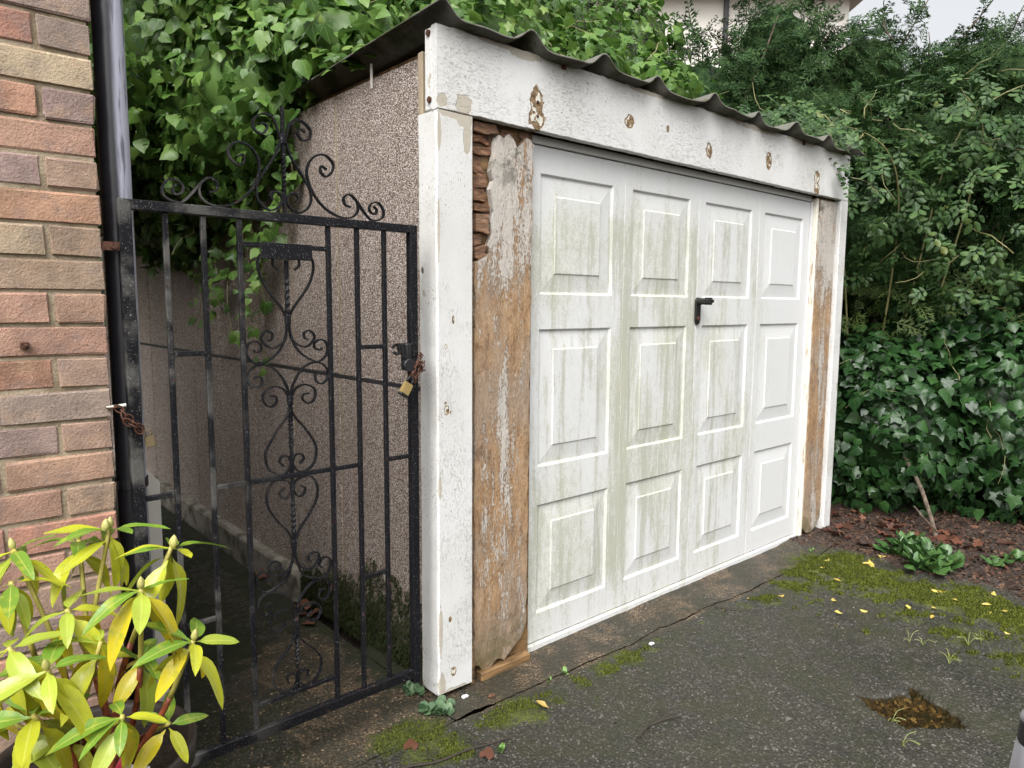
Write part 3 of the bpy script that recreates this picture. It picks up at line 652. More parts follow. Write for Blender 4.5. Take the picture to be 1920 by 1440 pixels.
# left weathered board with ragged rims and a rotten corner
r = random.Random(9)
Lft = [(.168+r.uniform(-.004, .006), z) for z in np.linspace(.06, 1.50, 40)]
rot = [(.20, 1.515), (.236, 1.535), (.228, 1.56), (.246, 1.60), (.240, 1.64), (.252, 1.675), (.243, 1.72), (.235, 1.75), (.250, 1.78), (.238, 1.81), (.248, 1.85), (.256, 1.90), (.262, 1.925)]
Top = [(.275, 1.935), (.30, 1.925), (.318, 1.945), (.34, 1.93), (.36, 1.90), (.385, 1.925), (.40, 1.945), (.42, 1.94), (.437, 1.925)]
Rgt = [(.433-(1.9-z)*.008+r.uniform(-.005, .004), z) for z in np.linspace(1.90, .14, 52)]
Bot = [(.395, .10), (.36, .075), (.325, .05), (.31, .035), (.292, .047), (.276, .052), (.262, .045), (.24, .025), (.22, .018), (.205, .03), (.19, .055)]
b = MB(); b.prism(Lft+rot+Top+Rgt+Bot, .021, .044)
b.part('weathered_board', MAT['board_l'], gar)['label'] = 'bare orange brown timber board with a rotten corner'
Rb = [(2.627+r.uniform(-.003, .004), z) for z in np.linspace(.06, 1.955, 40)] + [(2.831+r.uniform(-.003, .003), z) for z in np.linspace(1.955, .10, 40)] + [(2.79, .05), (2.72, .02), (2.66, .03)]
b = MB(); b.prism(Rb, .022, .044); b.part('weathered_board', MAT['board_r'], gar)['label'] = 'narrow brown weathered board'
for (x0, x1, za, zb_) in ((.166, .246, 1.895, 1.93), (.168, .25, 1.86, 1.893), (.167, .225, 1.80, 1.856), (.17, .236, 1.752, 1.797), (.168, .222, 1.70, 1.748), (.169, .24, 1.672, 1.697), (.170, .235, 1.60, 1.668), (.172, .21, 1.56, 1.598), (.170, .225, 1.51, 1.556), (.30, .36, 1.935, 1.965), (.38, .43, 1.942, 1.968), (.17, .27, 1.933, 1.966)):
    pl = [(x0, za), ((x0+x1)/2, za+r.uniform(-.006, .008)), (x1, za+r.uniform(-.004, .010)), (x1+r.uniform(-.02, .008), (za+zb_)/2), (x1-r.uniform(0, .012), zb_), (x0, zb_-r.uniform(0, .008))]
    pl = [(px_+r.uniform(-.004, .004), pz_+r.uniform(-.007, .007)) for px_, pz_ in pl]
    b = MB(); b.prism(pl, .028+r.uniform(-.010, .013), .0465); b.part('rotten_wood_chunk', MAT['rot'], gar, bevel=.0015)
b = MB(); b.box(.19, .43, .004, .045, -.004, .03); b.part('sole_block', MAT['timber'], gar, bevel=.004)
b = MB(); b.box(.146, .163, .012, .046, 0, .14); b.part('sole_block', MAT['timber'], gar, bevel=.002)
# door
door = link('garage_door', MB().box(.46, 2.588, .085, .09, -.01, 1.96).mesh('garage_door', MAT['door']), gar)
door['label'] = 'white panelled up and over door stained with green algae'
SW = .533; DX = .457; DY = .06
rows = [(.145, .585), (.735, 1.267), (1.398, 1.842)]
zs = [.030, .033]+[z for rw in rows for z in rw]+[1.937, 1.940]; xl = [0, .0025, .051, .462, SW-.0025, SW]
def section_mesh():
    b = MB(); v = []; f = []
    for x in xl:
        for z in zs:
            y = .004 if x in (0, SW) or z in (zs[0], zs[-1]) else 0
            v.append((x, y, z))
    nz = len(zs)
    for i in range(len(xl)-1):
        for j in range(nz-1):
            if i == 2 and j in (2, 4, 6): continue
            f.append((i*nz+j, (i+1)*nz+j, (i+1)*nz+j+1, i*nz+j+1))
    b.add(v, f)
    b.add([(0, .004, zs[0]), (SW, .004, zs[0]), (SW, .024, zs[0]), (0, .024, zs[0])], [(0, 1, 2, 3)])
    me = b.mesh('door_section', MAT['door'])
    return me
def panel_mesh(w, h):
    loops = [(0, 0), (.0015, .0012), (.007, .0095), (.010, .0100), (.075, .0036), (.0765, .0032), (.080, -.0002), (.0815, -.0006)]
    v = []; f = []
    for ins, y in loops: v += [(ins, y, ins), (w-ins, y, ins), (w-ins, y, h-ins), (ins, y, h-ins)]
    for i in range(len(loops)-1):
        for k in range(4): f.append((i*4+k, i*4+(k+1) % 4, i*4+4+(k+1) % 4, i*4+4+k))
    f.append(tuple(range(len(v)-4, len(v))))
    return MB().add(v, f).mesh('raised_panel', MAT['door'])
sm = section_mesh(); pm = {}
for rw in rows:
    h = round(rw[1]-rw[0], 3)
    if h not in pm: pm[h] = panel_mesh(.411, h)
for me in [sm]+list(pm.values()):
    if np.mean([p.normal.y for p in me.polygons]) > 0: me.flip_normals()
for i in range(4):
    link('door_section', sm, door, (DX+i*SW, DY, 0))
    for rw in rows: link('raised_panel', pm[round(rw[1]-rw[0], 3)], door, (DX+i*SW+.051, DY, rw[0]))
b = MB(); b.box(.452, 2.592, .05, .083, -.022, .027); b.part('bottom_rail', MAT['door'], door, bevel=.005, seg=2)
b = MB(); b.box(.445, 2.60, .057, .083, 1.944, 1.974); b.part('top_rail', MAT['door'], door, bevel=.003)
b = MB(); b.box(2.592, 2.606, .05, .083, -.02, 1.944); b.part('side_rail', MAT['door'], door, bevel=.003)
b = MB(); b.box(2.608, 2.626, .028, .08, -.02, 1.962); b.part('door_stop', MAT['frame'], gar, bevel=.003)
# handle
hx, hz = 1.527, 1.335
b = MB(); pl = [(hx+.019*math.cos(a), hz+.045+.019*math.sin(a)) for a in np.linspace(0, math.pi, 9)] + [(hx-.019, hz-.045), (hx-.012, hz-.058), (hx, hz-.066), (hx+.012, hz-.058), (hx+.019, hz-.045)]
b.prism(pl, .048, .0585); hd = b.part('door_handle', MAT['handle'], door, bevel=.002); hd['label'] = 'black handle plate with turning knob'
b = MB(); b.tube([(hx, .05, hz+.045), (hx, .012, hz+.045)], [.0165, .0145], 16); b.part('handle_shaft', MAT['handle'], hd, smooth=False)
b = MB(); b.box(hx-.028, hx+.034, -.018, .014, hz+.029, hz+.063); b.part('knob', MAT['handle'], hd, bevel=.010, seg=3)
b = MB(); b.tube([(hx, .049, hz-.036), (hx, .043, hz-.036)], .011, 14); b.part('key_barrel', MAT['rust'], hd)
# corrugated roof
CR = [-.01, .36, .715, 1.065, 1.44, 1.83, 2.17, 2.53, 2.89]
def rprof(x): return 2.233 + .049*sum(math.exp(-((x-c)/.047)**2) for c in CR) + .006*math.sin(x*9)
nx = 190; xr = np.linspace(-.035, 3.0, nx); yy = [-.052, .6, 1.5, 3.0, 4.9]; v = []; f = []
for th in (0, -.006):
    for i, x in enumerate(xr):
        for y in yy: v.append((x, y + (.010*math.sin(x*7.3)+.004*math.sin(x*31) if y < 0 else 0), rprof(x)+th-.048*(y+.05)))
ny = len(yy); N1 = nx*ny
for i in range(nx-1):
    for j in range(ny-1):
        a = i*ny+j; f.append((a, a+ny, a+ny+1, a+1)); f.append((N1+a, N1+a+1, N1+a+ny+1, N1+a+ny))
    a = i*ny; f.append((a, N1+a, N1+a+ny, a+ny)); a += ny-1; f.append((a, a+ny, N1+a+ny, N1+a))
for j in range(ny-1):
    f.append((j, j+1, N1+j+1, N1+j)); a = (nx-1)*ny+j; f.append((a, N1+a, N1+a+1, a+1))
MB().add(v, f).part('roof', MAT['roof'], gar, smooth=True)['label'] = 'grey corrugated cement roof sheet'
b = MB(); b.box(.024, .031, .44, .446, 2.13, 2.215); b.part('roof_bracket', MAT['pale'], gar)
b = MB(); b.box(.06, .10, .064, 4.7, 2.155, 2.19); b.part('wall_plate', MAT['timber'], gar)

# ================================================================== GATE
gate = thing('gate', (-.5, .012, 0), 'black wrought iron garden gate with scrolls and bars', 'gate')
GY = .012
def bar(name, x0, x1, z0, z1, d=.012, y=GY, bevel=.0015):
    b = MB(); b.box(x0, x1, y-d/2, y+d/2, z0, z1); return b.part(name, MAT['gate'], gate, bevel=bevel)
bar('stile', -.917, -.889, .09, 1.602, .026); bar('stile', -.104, -.078, .10, 1.602, .026)
bar('top_rail', -.888, -.1045, 1.578, 1.602, .026); bar('bottom_rail', -.888, -.1045, .118, .148, .020)
BX = [-.812, -.722, -.630, -.376, -.284, -.192]
for x in BX: bar('bar', x-.0065, x+.0065, .1485, 1.5775, .013)
for (x0, x1, z) in ((BX[0], BX[1], 1.228), (BX[4], BX[5], 1.228), (BX[1], BX[2], .869), (BX[2], BX[3], .869), (BX[3], BX[4], .869), (BX[2], BX[3], .22), (BX[0], BX[1], .51), (BX[4], BX[5], .51), (BX[2], BX[3], 1.513)):
    bar('cross_bar', x0+.0068, x1-.0068, z-.0065, z+.0065, .012)
bar('cross_bar', -.8885, BX[0]-.0068, .862, .875, .012); bar('cross_bar', BX[5]+.0068, -.1045, .866, .879, .012)
bar('name_plate', -.577, -.430, 1.477, 1.521, .004, GY-.0085)['label'] = 'blank black iron plate'
XC = -.503
def scroll(pts, mirror=True, w=.0105, th=.0042, name='scroll'):
    sp_ = spline(pts, 7)
    for sgn in ((1, -1) if mirror else (1,)):
        q = sp_ if sgn == 1 else [(2*XC-x, z) for x, z in sp_]
        b = MB(); b.ribbon(q, GY+random.uniform(-.001, .001), w, th); b.part(name, MAT['gate'], gate, smooth=False)
scroll([(-.5266, 1.4508), (-.5404, 1.4623), (-.5414, 1.4787), (-.5532, 1.4955), (-.575, 1.4875), (-.5834, 1.4635), (-.5741, 1.4223), (-.5506, 1.3839), (-.5203, 1.3447), (-.5067, 1.3171)])
scroll([(-.5038, 1.3047), (-.5097, 1.2709), (-.52, 1.2495), (-.549, 1.235), (-.5736, 1.248), (-.5807, 1.2664), (-.5663, 1.2812), (-.5494, 1.2748), (-.5514, 1.2596), (-.5609, 1.2553)])
scroll([(-.506, 1.3016), (-.5116, 1.2616), (-.5369, 1.2192), (-.5847, 1.1913), (-.6118, 1.2041), (-.621, 1.2256), (-.6148, 1.2478), (-.598, 1.2542), (-.5814, 1.2452), (-.5819, 1.2301), (-.5959, 1.2246), (-.6033, 1.2309)])
scroll([(-.505, 1.1016), (-.5138, 1.1309), (-.5384, 1.1699), (-.5693, 1.1884), (-.6003, 1.1855), (-.6192, 1.1654), (-.6185, 1.1411), (-.5992, 1.1261), (-.5819, 1.1371), (-.5829, 1.154), (-.5951, 1.1578), (-.6029, 1.1538)])
scroll([(-.5061, 1.0721), (-.5072, 1.0912), (-.5207, 1.1176), (-.5492, 1.1275), (-.5748, 1.1154), (-.581, 1.0974), (-.5728, 1.0782), (-.5573, 1.0722), (-.5426, 1.0834), (-.5437, 1.0991), (-.5611, 1.1014)])
scroll([(-.5052, 1.0689), (-.5132, 1.0413), (-.5435, 1.0035), (-.5702, .9626), (-.579, .9356), (-.5722, .90), (-.5474, .8775), (-.5213, .8789), (-.5064, .9025), (-.512, .9245), (-.5296, .9288), (-.5397, .9143), (-.5272, .8997)])
scroll([(-.5274, .8354), (-.5408, .8264), (-.5364, .8112), (-.5201, .8051), (-.5069, .8248), (-.5109, .8485), (-.5316, .8602), (-.5575, .8586), (-.5776, .8312), (-.5758, .7894), (-.5514, .7462), (-.5229, .7111), (-.5087, .6818)])
scroll([(-.5052, .6716), (-.5067, .6316), (-.5174, .599), (-.5388, .5841), (-.5632, .5868), (-.5798, .6083), (-.5723, .6273), (-.555, .6267), (-.5449, .6137), (-.554, .6019)])
scroll([(-.5053, .6371), (-.5249, .5735), (-.5608, .5511), (-.5921, .5455), (-.6149, .5724), (-.6141, .5963), (-.5935, .6066), (-.5788, .5872), (-.5877, .5756)])
scroll([(-.5051, .4663), (-.5197, .5045), (-.5508, .5343), (-.5854, .5422), (-.6097, .526), (-.6139, .5029), (-.596, .4768), (-.5768, .4852), (-.5796, .5071), (-.5968, .505)])
scroll([(-.5052, .42), (-.5096, .4577), (-.5278, .4746), (-.5632, .4742), (-.5796, .4508), (-.5682, .4243), (-.5471, .4231), (-.5378, .4382), (-.5533, .4535)])
scroll([(-.5058, .3986), (-.5238, .3653), (-.5607, .3271), (-.5776, .2934), (-.5733, .2595), (-.5493, .2310), (-.5197, .2314), (-.5066, .2576), (-.5174, .2787), (-.5354, .2748), (-.5324, .2555)])
# crest on the top rail
scroll([(-.506, 1.79), (-.5273, 1.8487), (-.5544, 1.8583), (-.5819, 1.8385), (-.5798, 1.8134), (-.5591, 1.8061), (-.5456, 1.8242), (-.5563, 1.8338), (-.568, 1.828)], th=.0048)
scroll([(-.5059, 1.8082), (-.524, 1.7585), (-.5584, 1.7063), (-.5798, 1.6693), (-.5751, 1.6299), (-.5441, 1.6074), (-.5153, 1.6236), (-.5098, 1.6467), (-.5265, 1.6593), (-.5433, 1.65), (-.536, 1.635)], th=.0048)
scroll([(-.630, 1.7357), (-.6143, 1.7437), (-.6112, 1.7283), (-.627, 1.716), (-.6464, 1.7308), (-.6506, 1.755), (-.625, 1.7753), (-.5903, 1.7643), (-.5707, 1.7294), (-.577, 1.6882), (-.6064, 1.6415), (-.6538, 1.6112), (-.699, 1.6069), (-.7256, 1.6264), (-.7244, 1.6567), (-.7019, 1.6742), (-.6829, 1.6642), (-.6864, 1.6443), (-.7033, 1.6386)], th=.0048)
scroll([(-.7813, 1.648), (-.7911, 1.6381), (-.7852, 1.6252), (-.7706, 1.6305), (-.7663, 1.6439), (-.7753, 1.6563), (-.7981, 1.6593), (-.8153, 1.6357), (-.8077, 1.6145), (-.7744, 1.6061), (-.747, 1.6296), (-.727, 1.6551), (-.7064, 1.6737)], th=.0048)
def twisted(z0, z1, turns, plain0, plain1, w=.0085, name='twisted_bar'):
    n = 60; v = []; f = []; base = random.uniform(0, 1)
    for i in range(n+1):
        z = z0+(z1-z0)*i/n; u = (z-plain0)/(plain1-plain0); u = min(1, max(0, u)); a = u*turns*math.pi*2
        wd = w*(1.0 if u in (0, 1) else 1.18); sh = .0
        for k in range(4): v.append((XC+wd*.707*math.cos(a+math.pi/4+k*math.pi/2), GY+wd*.707*math.sin(a+math.pi/4+k*math.pi/2), z))
    for i in range(n):
        for k in range(4): f.append((i*4+k, i*4+(k+1) % 4, i*4+4+(k+1) % 4, i*4+4+k))
    f += [(3, 2, 1, 0), (n*4, n*4+1, n*4+2, n*4+3)]
    MB().add(v, f).part(name, MAT['gate'], gate)
twisted(1.300, 1.476, 1.3, 1.33, 1.43); twisted(.8765, 1.10, 1.6, .95, 1.03); twisted(.64, .862, 1.4, .70, .79); twisted(.2275, .46, 1.5, .30, .38); twisted(1.6025, 1.885, 2, 1.66, 1.76)
for z in (1.312, 1.085, .665, .43, 1.80):
    b = MB(); b.box(XC-.008, XC+.008, GY-.0075, GY+.0075, z-.014, z+.014); b.part('collar', MAT['gate'], gate, bevel=.003)
b = MB(); b.box(-.965, -.9175, .002, .010, 1.479, 1.499); b.tube([(-.93, -.004, 1.49), (-.93, .004, 1.49)], .008, 8); b.part('hinge_strap', MAT['rust'], gate)
b = MB(); b.box(-.1255, -.1045, -.006, .03, 1.150, 1.235); lk = b.part('latch_case', MAT['black'], gate, bevel=.004)
b = MB(); b.ribbon(spline([(-.178, 1.212), (-.17, 1.204), (-.158, 1.21), (-.163, 1.228), (-.176, 1.232), (-.182, 1.222)][::-1] + [], 6), -.016, .010, .006); b.ribbon(spline([(-.176, 1.232), (-.160, 1.235), (-.149, 1.222), (-.146, 1.198), (-.130, 1.195)], 6), -.016, .010, .006); b.part('latch_handle', MAT['black'], lk)
b = MB(); b.tube([(-.128, -.03, 1.168), (-.128, .0, 1.168)], [.021, .017], 14); b.part('latch_knob', MAT['black'], lk, bevel=.002)

# ------------------------------------------------------------------ chains and padlocks
def torus_link(L, Wd, r, n=16, m_=6):
    v = []; f = []
    for i in range(n):
        a = 2*math.pi*i/n; cx, cy = L/2*math.cos(a), Wd/2*math.sin(a)
        nx_, ny_ = math.cos(a)/(L/2), math.sin(a)/(Wd/2); l = math.hypot(nx_, ny_); nx_ /= l; ny_ /= l
        for k in range(m_):
            q = 2*math.pi*k/m_; v.append((cx+nx_*r*math.cos(q), cy+ny_*r*math.cos(q), r*math.sin(q)))
    for i in range(n):
        for k in range(m_): f.append((i*m_+k, ((i+1) % n)*m_+k, ((i+1) % n)*m_+(k+1) % m_, i*m_+(k+1) % m_))
    return MB().add(v, f).mesh('chain_link', MAT['rust'], smooth=True)
lm = torus_link(.024, .015, .0021)
def chain(root, pts):
    for i in range(len(pts)-1):
        a, b_ = Vector(pts[i]), Vector(pts[i+1]); d = (b_-a).normalized(); up_ = Vector((0, 0, 1)) if abs(d.z) < .95 else Vector((0, 1, 0))
        s_ = d.cross(up_).normalized(); w_ = s_.cross(d)
        if i % 2: s_, w_ = w_, -s_
        M_ = Matrix((d, s_, w_)).transposed().to_4x4(); M_.translation = (a+b_)/2
        link('chain_link', lm, root, mw=M_)
def resample(ctrl, step):
    sp_ = spline(ctrl, 12); out = [Vector(sp_[0])]; acc = 0
    for a, b_ in zip(sp_[:-1], sp_[1:]):
        a, b_ = Vector(a), Vector(b_); L = (b_-a).length
        while acc + L >= step:
            a = a + (b_-a).normalized()*(step-acc); L = (b_-a).length; acc = 0; out.append(a.copy())
        acc += L
    return out
cl = thing('chain', (-.93, -.01, 1.08), 'thin rusty chain tied round the downpipe and left gate stile', 'chain')
chain(cl, resample([(-.962, -.006, 1.108), (-.945, -.016, 1.108), (-.932, -.020, 1.094), (-.918, -.020, 1.075), (-.902, -.018, 1.058), (-.890, -.016, 1.046), (-.882, -.014, 1.040)], .0165))
chain(cl, resample([(-.935, -.018, 1.092), (-.928, -.024, 1.070), (-.915, -.024, 1.062), (-.900, -.022, 1.048), (-.893, -.02, 1.035)], .0165))
b = MB(); b.tube([(-.966, -.006, 1.107), (-.925, -.010, 1.112)], .004, 8); b.part('wall_hook', MAT['frame'], cl)
cr_ = thing('chain', (-.1, -.02, 1.16), 'bunched rusty chain wound round the right gate stile', 'chain')
chain(cr_, resample([(-.062, .02, 1.195), (-.075, -.012, 1.198), (-.092, -.022, 1.180), (-.108, -.024, 1.158), (-.122, -.024, 1.138), (-.132, -.024, 1.124)], .0165))
chain(cr_, resample([(-.058, .01, 1.17), (-.072, -.014, 1.175), (-.085, -.026, 1.155), (-.10, -.03, 1.140), (-.118, -.03, 1.126)], .0165))
chain(cr_, resample([(-.06, .0, 1.148), (-.075, -.016, 1.150), (-.092, -.027, 1.168), (-.104, -.033, 1.176), (-.115, -.03, 1.155), (-.112, -.03, 1.125), (-.108, -.028, 1.108)], .0165))
def padlock(c, w, h, d, ang, m1, m2, label):
    th = thing('padlock', c, label, 'padlock'); M_ = Matrix.Rotation(ang, 4, 'Y'); M_.translation = Vector(c)
    b = MB(); b.box(-w/2, w/2, -d/2, d/2, -h*.55, h*.5); me = b.mesh('body', m1, bevel=.002, seg=2); link('body', me, th, mw=M_)
    if m2 is not None:
        b = MB(); b.box(-w/2-.001, w/2+.001, -d/2-.001, d/2+.001, -h*.75, -h*.50); link('base_cap', b.mesh('base_cap', m2, bevel=.0025), th, mw=M_)
    pts = [(-w*.3, 0, h*.45), (-w*.3, 0, h*.8)] + [(w*.3*math.cos(a), 0, h*.85+w*.3*math.sin(a)) for a in np.linspace(math.pi, 0, 9)] + [(w*.3, 0, h*.8), (w*.3, 0, h*.45)]
    b = MB(); b.tube(pts, w*.085, 8); link('shackle', b.mesh('shackle', m1 if m2 is None else MAT['black'], smooth=True), th, mw=M_)
padlock((-.146, -.034, 1.098), .031, .036, .016, rad(32), MAT['brass'], MAT['black'], 'bright brass padlock with black base hanging from the bunched chain')
padlock((-.8765, -.012, 1.018), .022, .026, .011, rad(-8), MAT['brass_dull'], None, 'dull bronze padlock on the chain at the left gate stile')

# pale post in the alley
b = MB(); b.prism([(-.772, 0), (-.726, 0), (-.726, .79), (-.750, .822), (-.772, .842)], .5, .53)
tag(b.part('marker_post', MAT['pale'], None, bevel=.002), 'slim pale post with slanted top standing behind the gate', 'post')
# made-up post in place of an unidentified silver object close to the camera
po = thing('post_stand_in', (-.04, -1.655, 0), 'silver grey tapered stand-in post with black collar for an unidentified object in the bottom right corner', 'post')
c0 = (-.047, -1.664)
b = MB(); b.lathe([(.075, 0), (.073, .02), (.045, .55), (.032, .684), (.0, .684)], (c0[0], c0[1], 0), 24); b.part('stand_in_shaft', MAT['silver'], po, smooth=True)
b = MB(); b.lathe([(0, .6845), (.029, .6845), (.031, .69), (.0285, .718), (.0, .718)], (c0[0], c0[1], 0), 20); b.part('collar', MAT['black'], po)
b = MB(); b.lathe([(0, .7185), (.029, .7185), (.030, .724), (.027, .731), (.012, .735), (0, .735)], (c0[0], c0[1], 0), 20); b.part('cap', MAT['silver'], po, smooth=True)

# ================================================================== FOLIAGE
def rot_frames(nrm, tip):
    nrm = nrm/np.linalg.norm(nrm, axis=1, keepdims=True)
    tip = tip - (tip*nrm).sum(1, keepdims=True)*nrm; tip /= np.linalg.norm(tip, axis=1, keepdims=True)+1e-9
    return np.cross(tip, nrm), tip, nrm
def instance(base_v, base_f, base_uv, P, Xa, Ya, Za, sc):
    n, k = len(P), len(base_v); bvv = base_v[None]
    V = P[:, None] + sc[:, None, None]*(bvv[..., 0:1]*Xa[:, None]+bvv[..., 1:2]*Ya[:, None]+bvv[..., 2:3]*Za[:, None])
    F = base_f[None] + (np.arange(n)*k)[:, None, None]
    return V.reshape(-1, 3), F.reshape(-1, base_f.shape[1]), np.tile(base_uv, (n, 1))
def fan_leaf(outline, centre, drop=.22, tipdrop=.15):
    """outline: right half from base to tip; mirrored; curved like a shallow roof"""
    o = list(outline); left = [(-x, y) for x, y in o[::-1] if abs(x) > 1e-6]
    pts = [centre]+o+left; pts = np.array(pts); z = -drop*np.abs(pts[:, 0])*1.2 - tipdrop*np.clip(pts[:, 1]-.3, 0, 1)**2 + .05*np.sin(pts[:, 0]*9+pts[:, 1]*7+drop*20)
    V = np.column_stack([pts, z]); n = len(pts)-1
    F = np.array([(0, 1+i, 1+(i+1) % n) for i in range(n)])
    return V, F, np.column_stack([pts[:, 0]*.9+.5, pts[:, 1]])
IVY = [fan_leaf([(0, 0), (.20, -.14), (.40, -.10), (.33, .14), (.54, .36), (.25, .47), (.13, .72), (0, 1.0)], (0, .22)),
       fan_leaf([(0, 0), (.24, -.10), (.44, .06), (.46, .30), (.34, .52), (.16, .80), (0, 1.0)], (0, .26), .15, .3),
       fan_leaf([(0, .02), (.16, -.16), (.44, -.04), (.38, .18), (.50, .46), (.22, .52), (0, .95)], (0, .2), .3, .05)]
IVY.append(fan_leaf([(0, 0), (.22, -.08), (.42, .02), (.50, .24), (.42, .46), (.24, .72), (0, .98)], (0, .3), .28, .35))
OVAL = fan_leaf([(0, 0), (.16, .14), (.27, .36), (.27, .58), (.15, .84), (0, 1.0)], (0, .45), .3, .2)
SPOON = fan_leaf([(0, 0), (.05, .3), (.17, .5), (.25, .72), (.17, .93), (0, 1.0)], (0, .6), .15, .35)
CAMN = np.array(CAM); FN, RN, UN = np.array(fwd), np.array(RIGHT), np.array(UP)
def to_px(P):
    d = P-CAMN; z = d@FN; return 960+1333.9*(d@RN)/z, 720-1333.9*(d@UN)/z, z
def blob_points(blobs, n, lo=.86, hi=1.04, seed=0, cull=-.35):
    r = np.random.default_rng(seed); B = np.array([b[:6] for b in blobs], float)
    area = (B[:, 3]*B[:, 4]+B[:, 4]*B[:, 5]+B[:, 3]*B[:, 5]); pr = area/area.sum()
    k = r.choice(len(B), n, p=pr); d = r.normal(size=(n, 3)); d /= np.linalg.norm(d, axis=1, keepdims=True)
    rr = lo+(hi-lo)*r.random(n)**.7
    rr *= 1+.14*wob(d[:, 0]*4+k*3, d[:, 2]*4+d[:, 1]*3, seed+5)+.06*wob(d[:, 0]*11+k, d[:, 2]*11-d[:, 1]*9, seed+6)
    P = B[k, :3]+d*B[k, 3:6]*rr[:, None]; N = d/B[k, 3:6]; N /= np.linalg.norm(N, axis=1, keepdims=True)
    keep = np.ones(n, bool)
    for j in range(len(B)):
        q = np.linalg.norm((P-B[j, :3])/B[j, 3:6], axis=1); keep &= (q > lo*.9) | (k == j)
    V = CAMN-P; V /= np.linalg.norm(V, axis=1, keepdims=True)
    keep &= (N*V).sum(1) > cull
    keep &= P[:, 2] > .02
    return P[keep], N[keep], rr[keep]
def foliage(root, leafsets, mat, P, N, size, nparts, tipdir=(0, 0, -1), jit=.55, up=.25, seed=0, partname='leaf', stuffname='foliage', rest_label=None, petiole=True):
    r = np.random.default_rng(seed); n = len(P)
    nr = N + up*np.array([0, 0, 1]) + jit*r.normal(size=(n, 3))
    tp = np.array(tipdir)[None] + .65*r.normal(size=(n, 3)) + .3*N
    Xa, Ya, Za = rot_frames(nr, tp); sc = size*np.clip(np.exp(.26*r.normal(size=n)), .55, 1.28)
    px, py, dz = to_px(P); inside = (px > 0) & (px < 1920) & (py > 0) & (py < 1440)
    V = CAMN-P; V /= np.linalg.norm(V, axis=1, keepdims=True)
    score = np.where(inside, sc/dz*np.abs((Za*V).sum(1))*np.clip((N*V).sum(1)+.4, .05, 1), 0)
    order = np.argsort(-score); pick = np.zeros(n, bool); pick[order[:nparts]] = True
    ls = r.integers(0, len(leafsets), n)
    meshes = [fast_mesh(partname, bv_, bf_, mat, bu_) for bv_, bf_, bu_ in leafsets]
    for i in np.where(pick)[0]:
        M_ = Matrix(((Xa[i, 0]*sc[i], Ya[i, 0]*sc[i], Za[i, 0]*sc[i], P[i, 0]), (Xa[i, 1]*sc[i], Ya[i, 1]*sc[i], Za[i, 1]*sc[i], P[i, 1]), (Xa[i, 2]*sc[i], Ya[i, 2]*sc[i], Za[i, 2]*sc[i], P[i, 2]), (0, 0, 0, 1)))
        link(partname, meshes[ls[i]], root, mw=M_)
    Vs, Fs, Us, off = [], [], [], 0
    for k, (bv_, bf_, bu_) in enumerate(leafsets):
        q = np.where(~pick & (ls == k))[0]
        a, b_, c = instance(bv_, bf_, bu_, P[q], Xa[q], Ya[q], Za[q], sc[q]); Vs.append(a); Fs.append(b_+off); Us.append(c); off += len(a)
    o = link(stuffname, fast_mesh(stuffname, np.concatenate(Vs), np.concatenate(Fs), mat, np.concatenate(Us)), root); o['kind'] = 'stuff'
    return o
def core(root, blobs, mat, k=.72, name='inner_growth'):
    """noisy inner body of old growth behind the outer leaves"""
    V, F, off = [], [], 0
    for bi, b_ in enumerate(blobs):
        nu, nv = 28, 18; u = np.linspace(0, 2*np.pi, nu, endpoint=False); w = np.linspace(.05, np.pi-.05, nv)
        U_, W_ = np.meshgrid(u, w, indexing='ij'); d = np.stack([np.cos(U_)*np.sin(W_), np.sin(U_)*np.sin(W_), np.cos(W_)], -1)
        rr = k*(1+.16*wob(d[..., 0]*6+bi, d[..., 2]*6+d[..., 1]*5, bi))
        P = np.array(b_[:3])+d*np.array(b_[3:6])*rr[..., None]; P[..., 2] = np.maximum(P[..., 2], .0)
        i = np.arange(nu*nv).reshape(nu, nv); j = np.roll(i, -1, 0)
        V.append(P.reshape(-1, 3)); F.append(np.stack([i[:, :-1], j[:, :-1], j[:, 1:], i[:, 1:]], -1).reshape(-1, 4)+off); off += nu*nv
    o = link(name, fast_mesh(name, np.concatenate(V), np.concatenate(F), mat), root); o['kind'] = 'stuff'
def vines(root, n, blobs, mat, seed=0, r0=.004, name='stem', lo=.8):
    r = np.random.default_rng(seed); P, N, _ = blob_points(blobs, n*6, lo, 1.0, seed+40)
    for i in range(min(n, len(P))):
        b = MB(); p = P[i].copy(); d = np.cross(N[i], r.normal(size=3)); d /= np.linalg.norm(d); pts = []
        for s_ in range(7):
            pts.append(tuple(p)); p = p+d*.06+N[i]*.012*r.normal(); d = d+.35*r.normal(size=3); d /= np.linalg.norm(d)
        b.tube(pts, [r0*(1-.1*s_) for s_ in range(7)], 5); b.part(name, mat, root)
def berries(root, c, r_, n, seed):
    rr = np.random.default_rng(seed); b = MB()
    for i in range(n):
        d = rr.normal(size=3); d /= np.linalg.norm(d); p = np.array(c)+d*r_*rr.uniform(.6, 1.0); s_ = .0042*rr.uniform(.8, 1.2)
        v = [(p[0]+s_*x, p[1]+s_*y, p[2]+s_*z) for x, y, z in ((1, 0, 0), (-1, 0, 0), (0, 1, 0), (0, -1, 0), (0, 0, 1), (0, 0, -1))]
        b.add(v, [(0, 2, 4), (2, 1, 4), (1, 3, 4), (3, 0, 4), (2, 0, 5), (1, 2, 5), (3, 1, 5), (0, 3, 5)])
    b.part('berry_cluster', MAT['berry'], root, smooth=True)

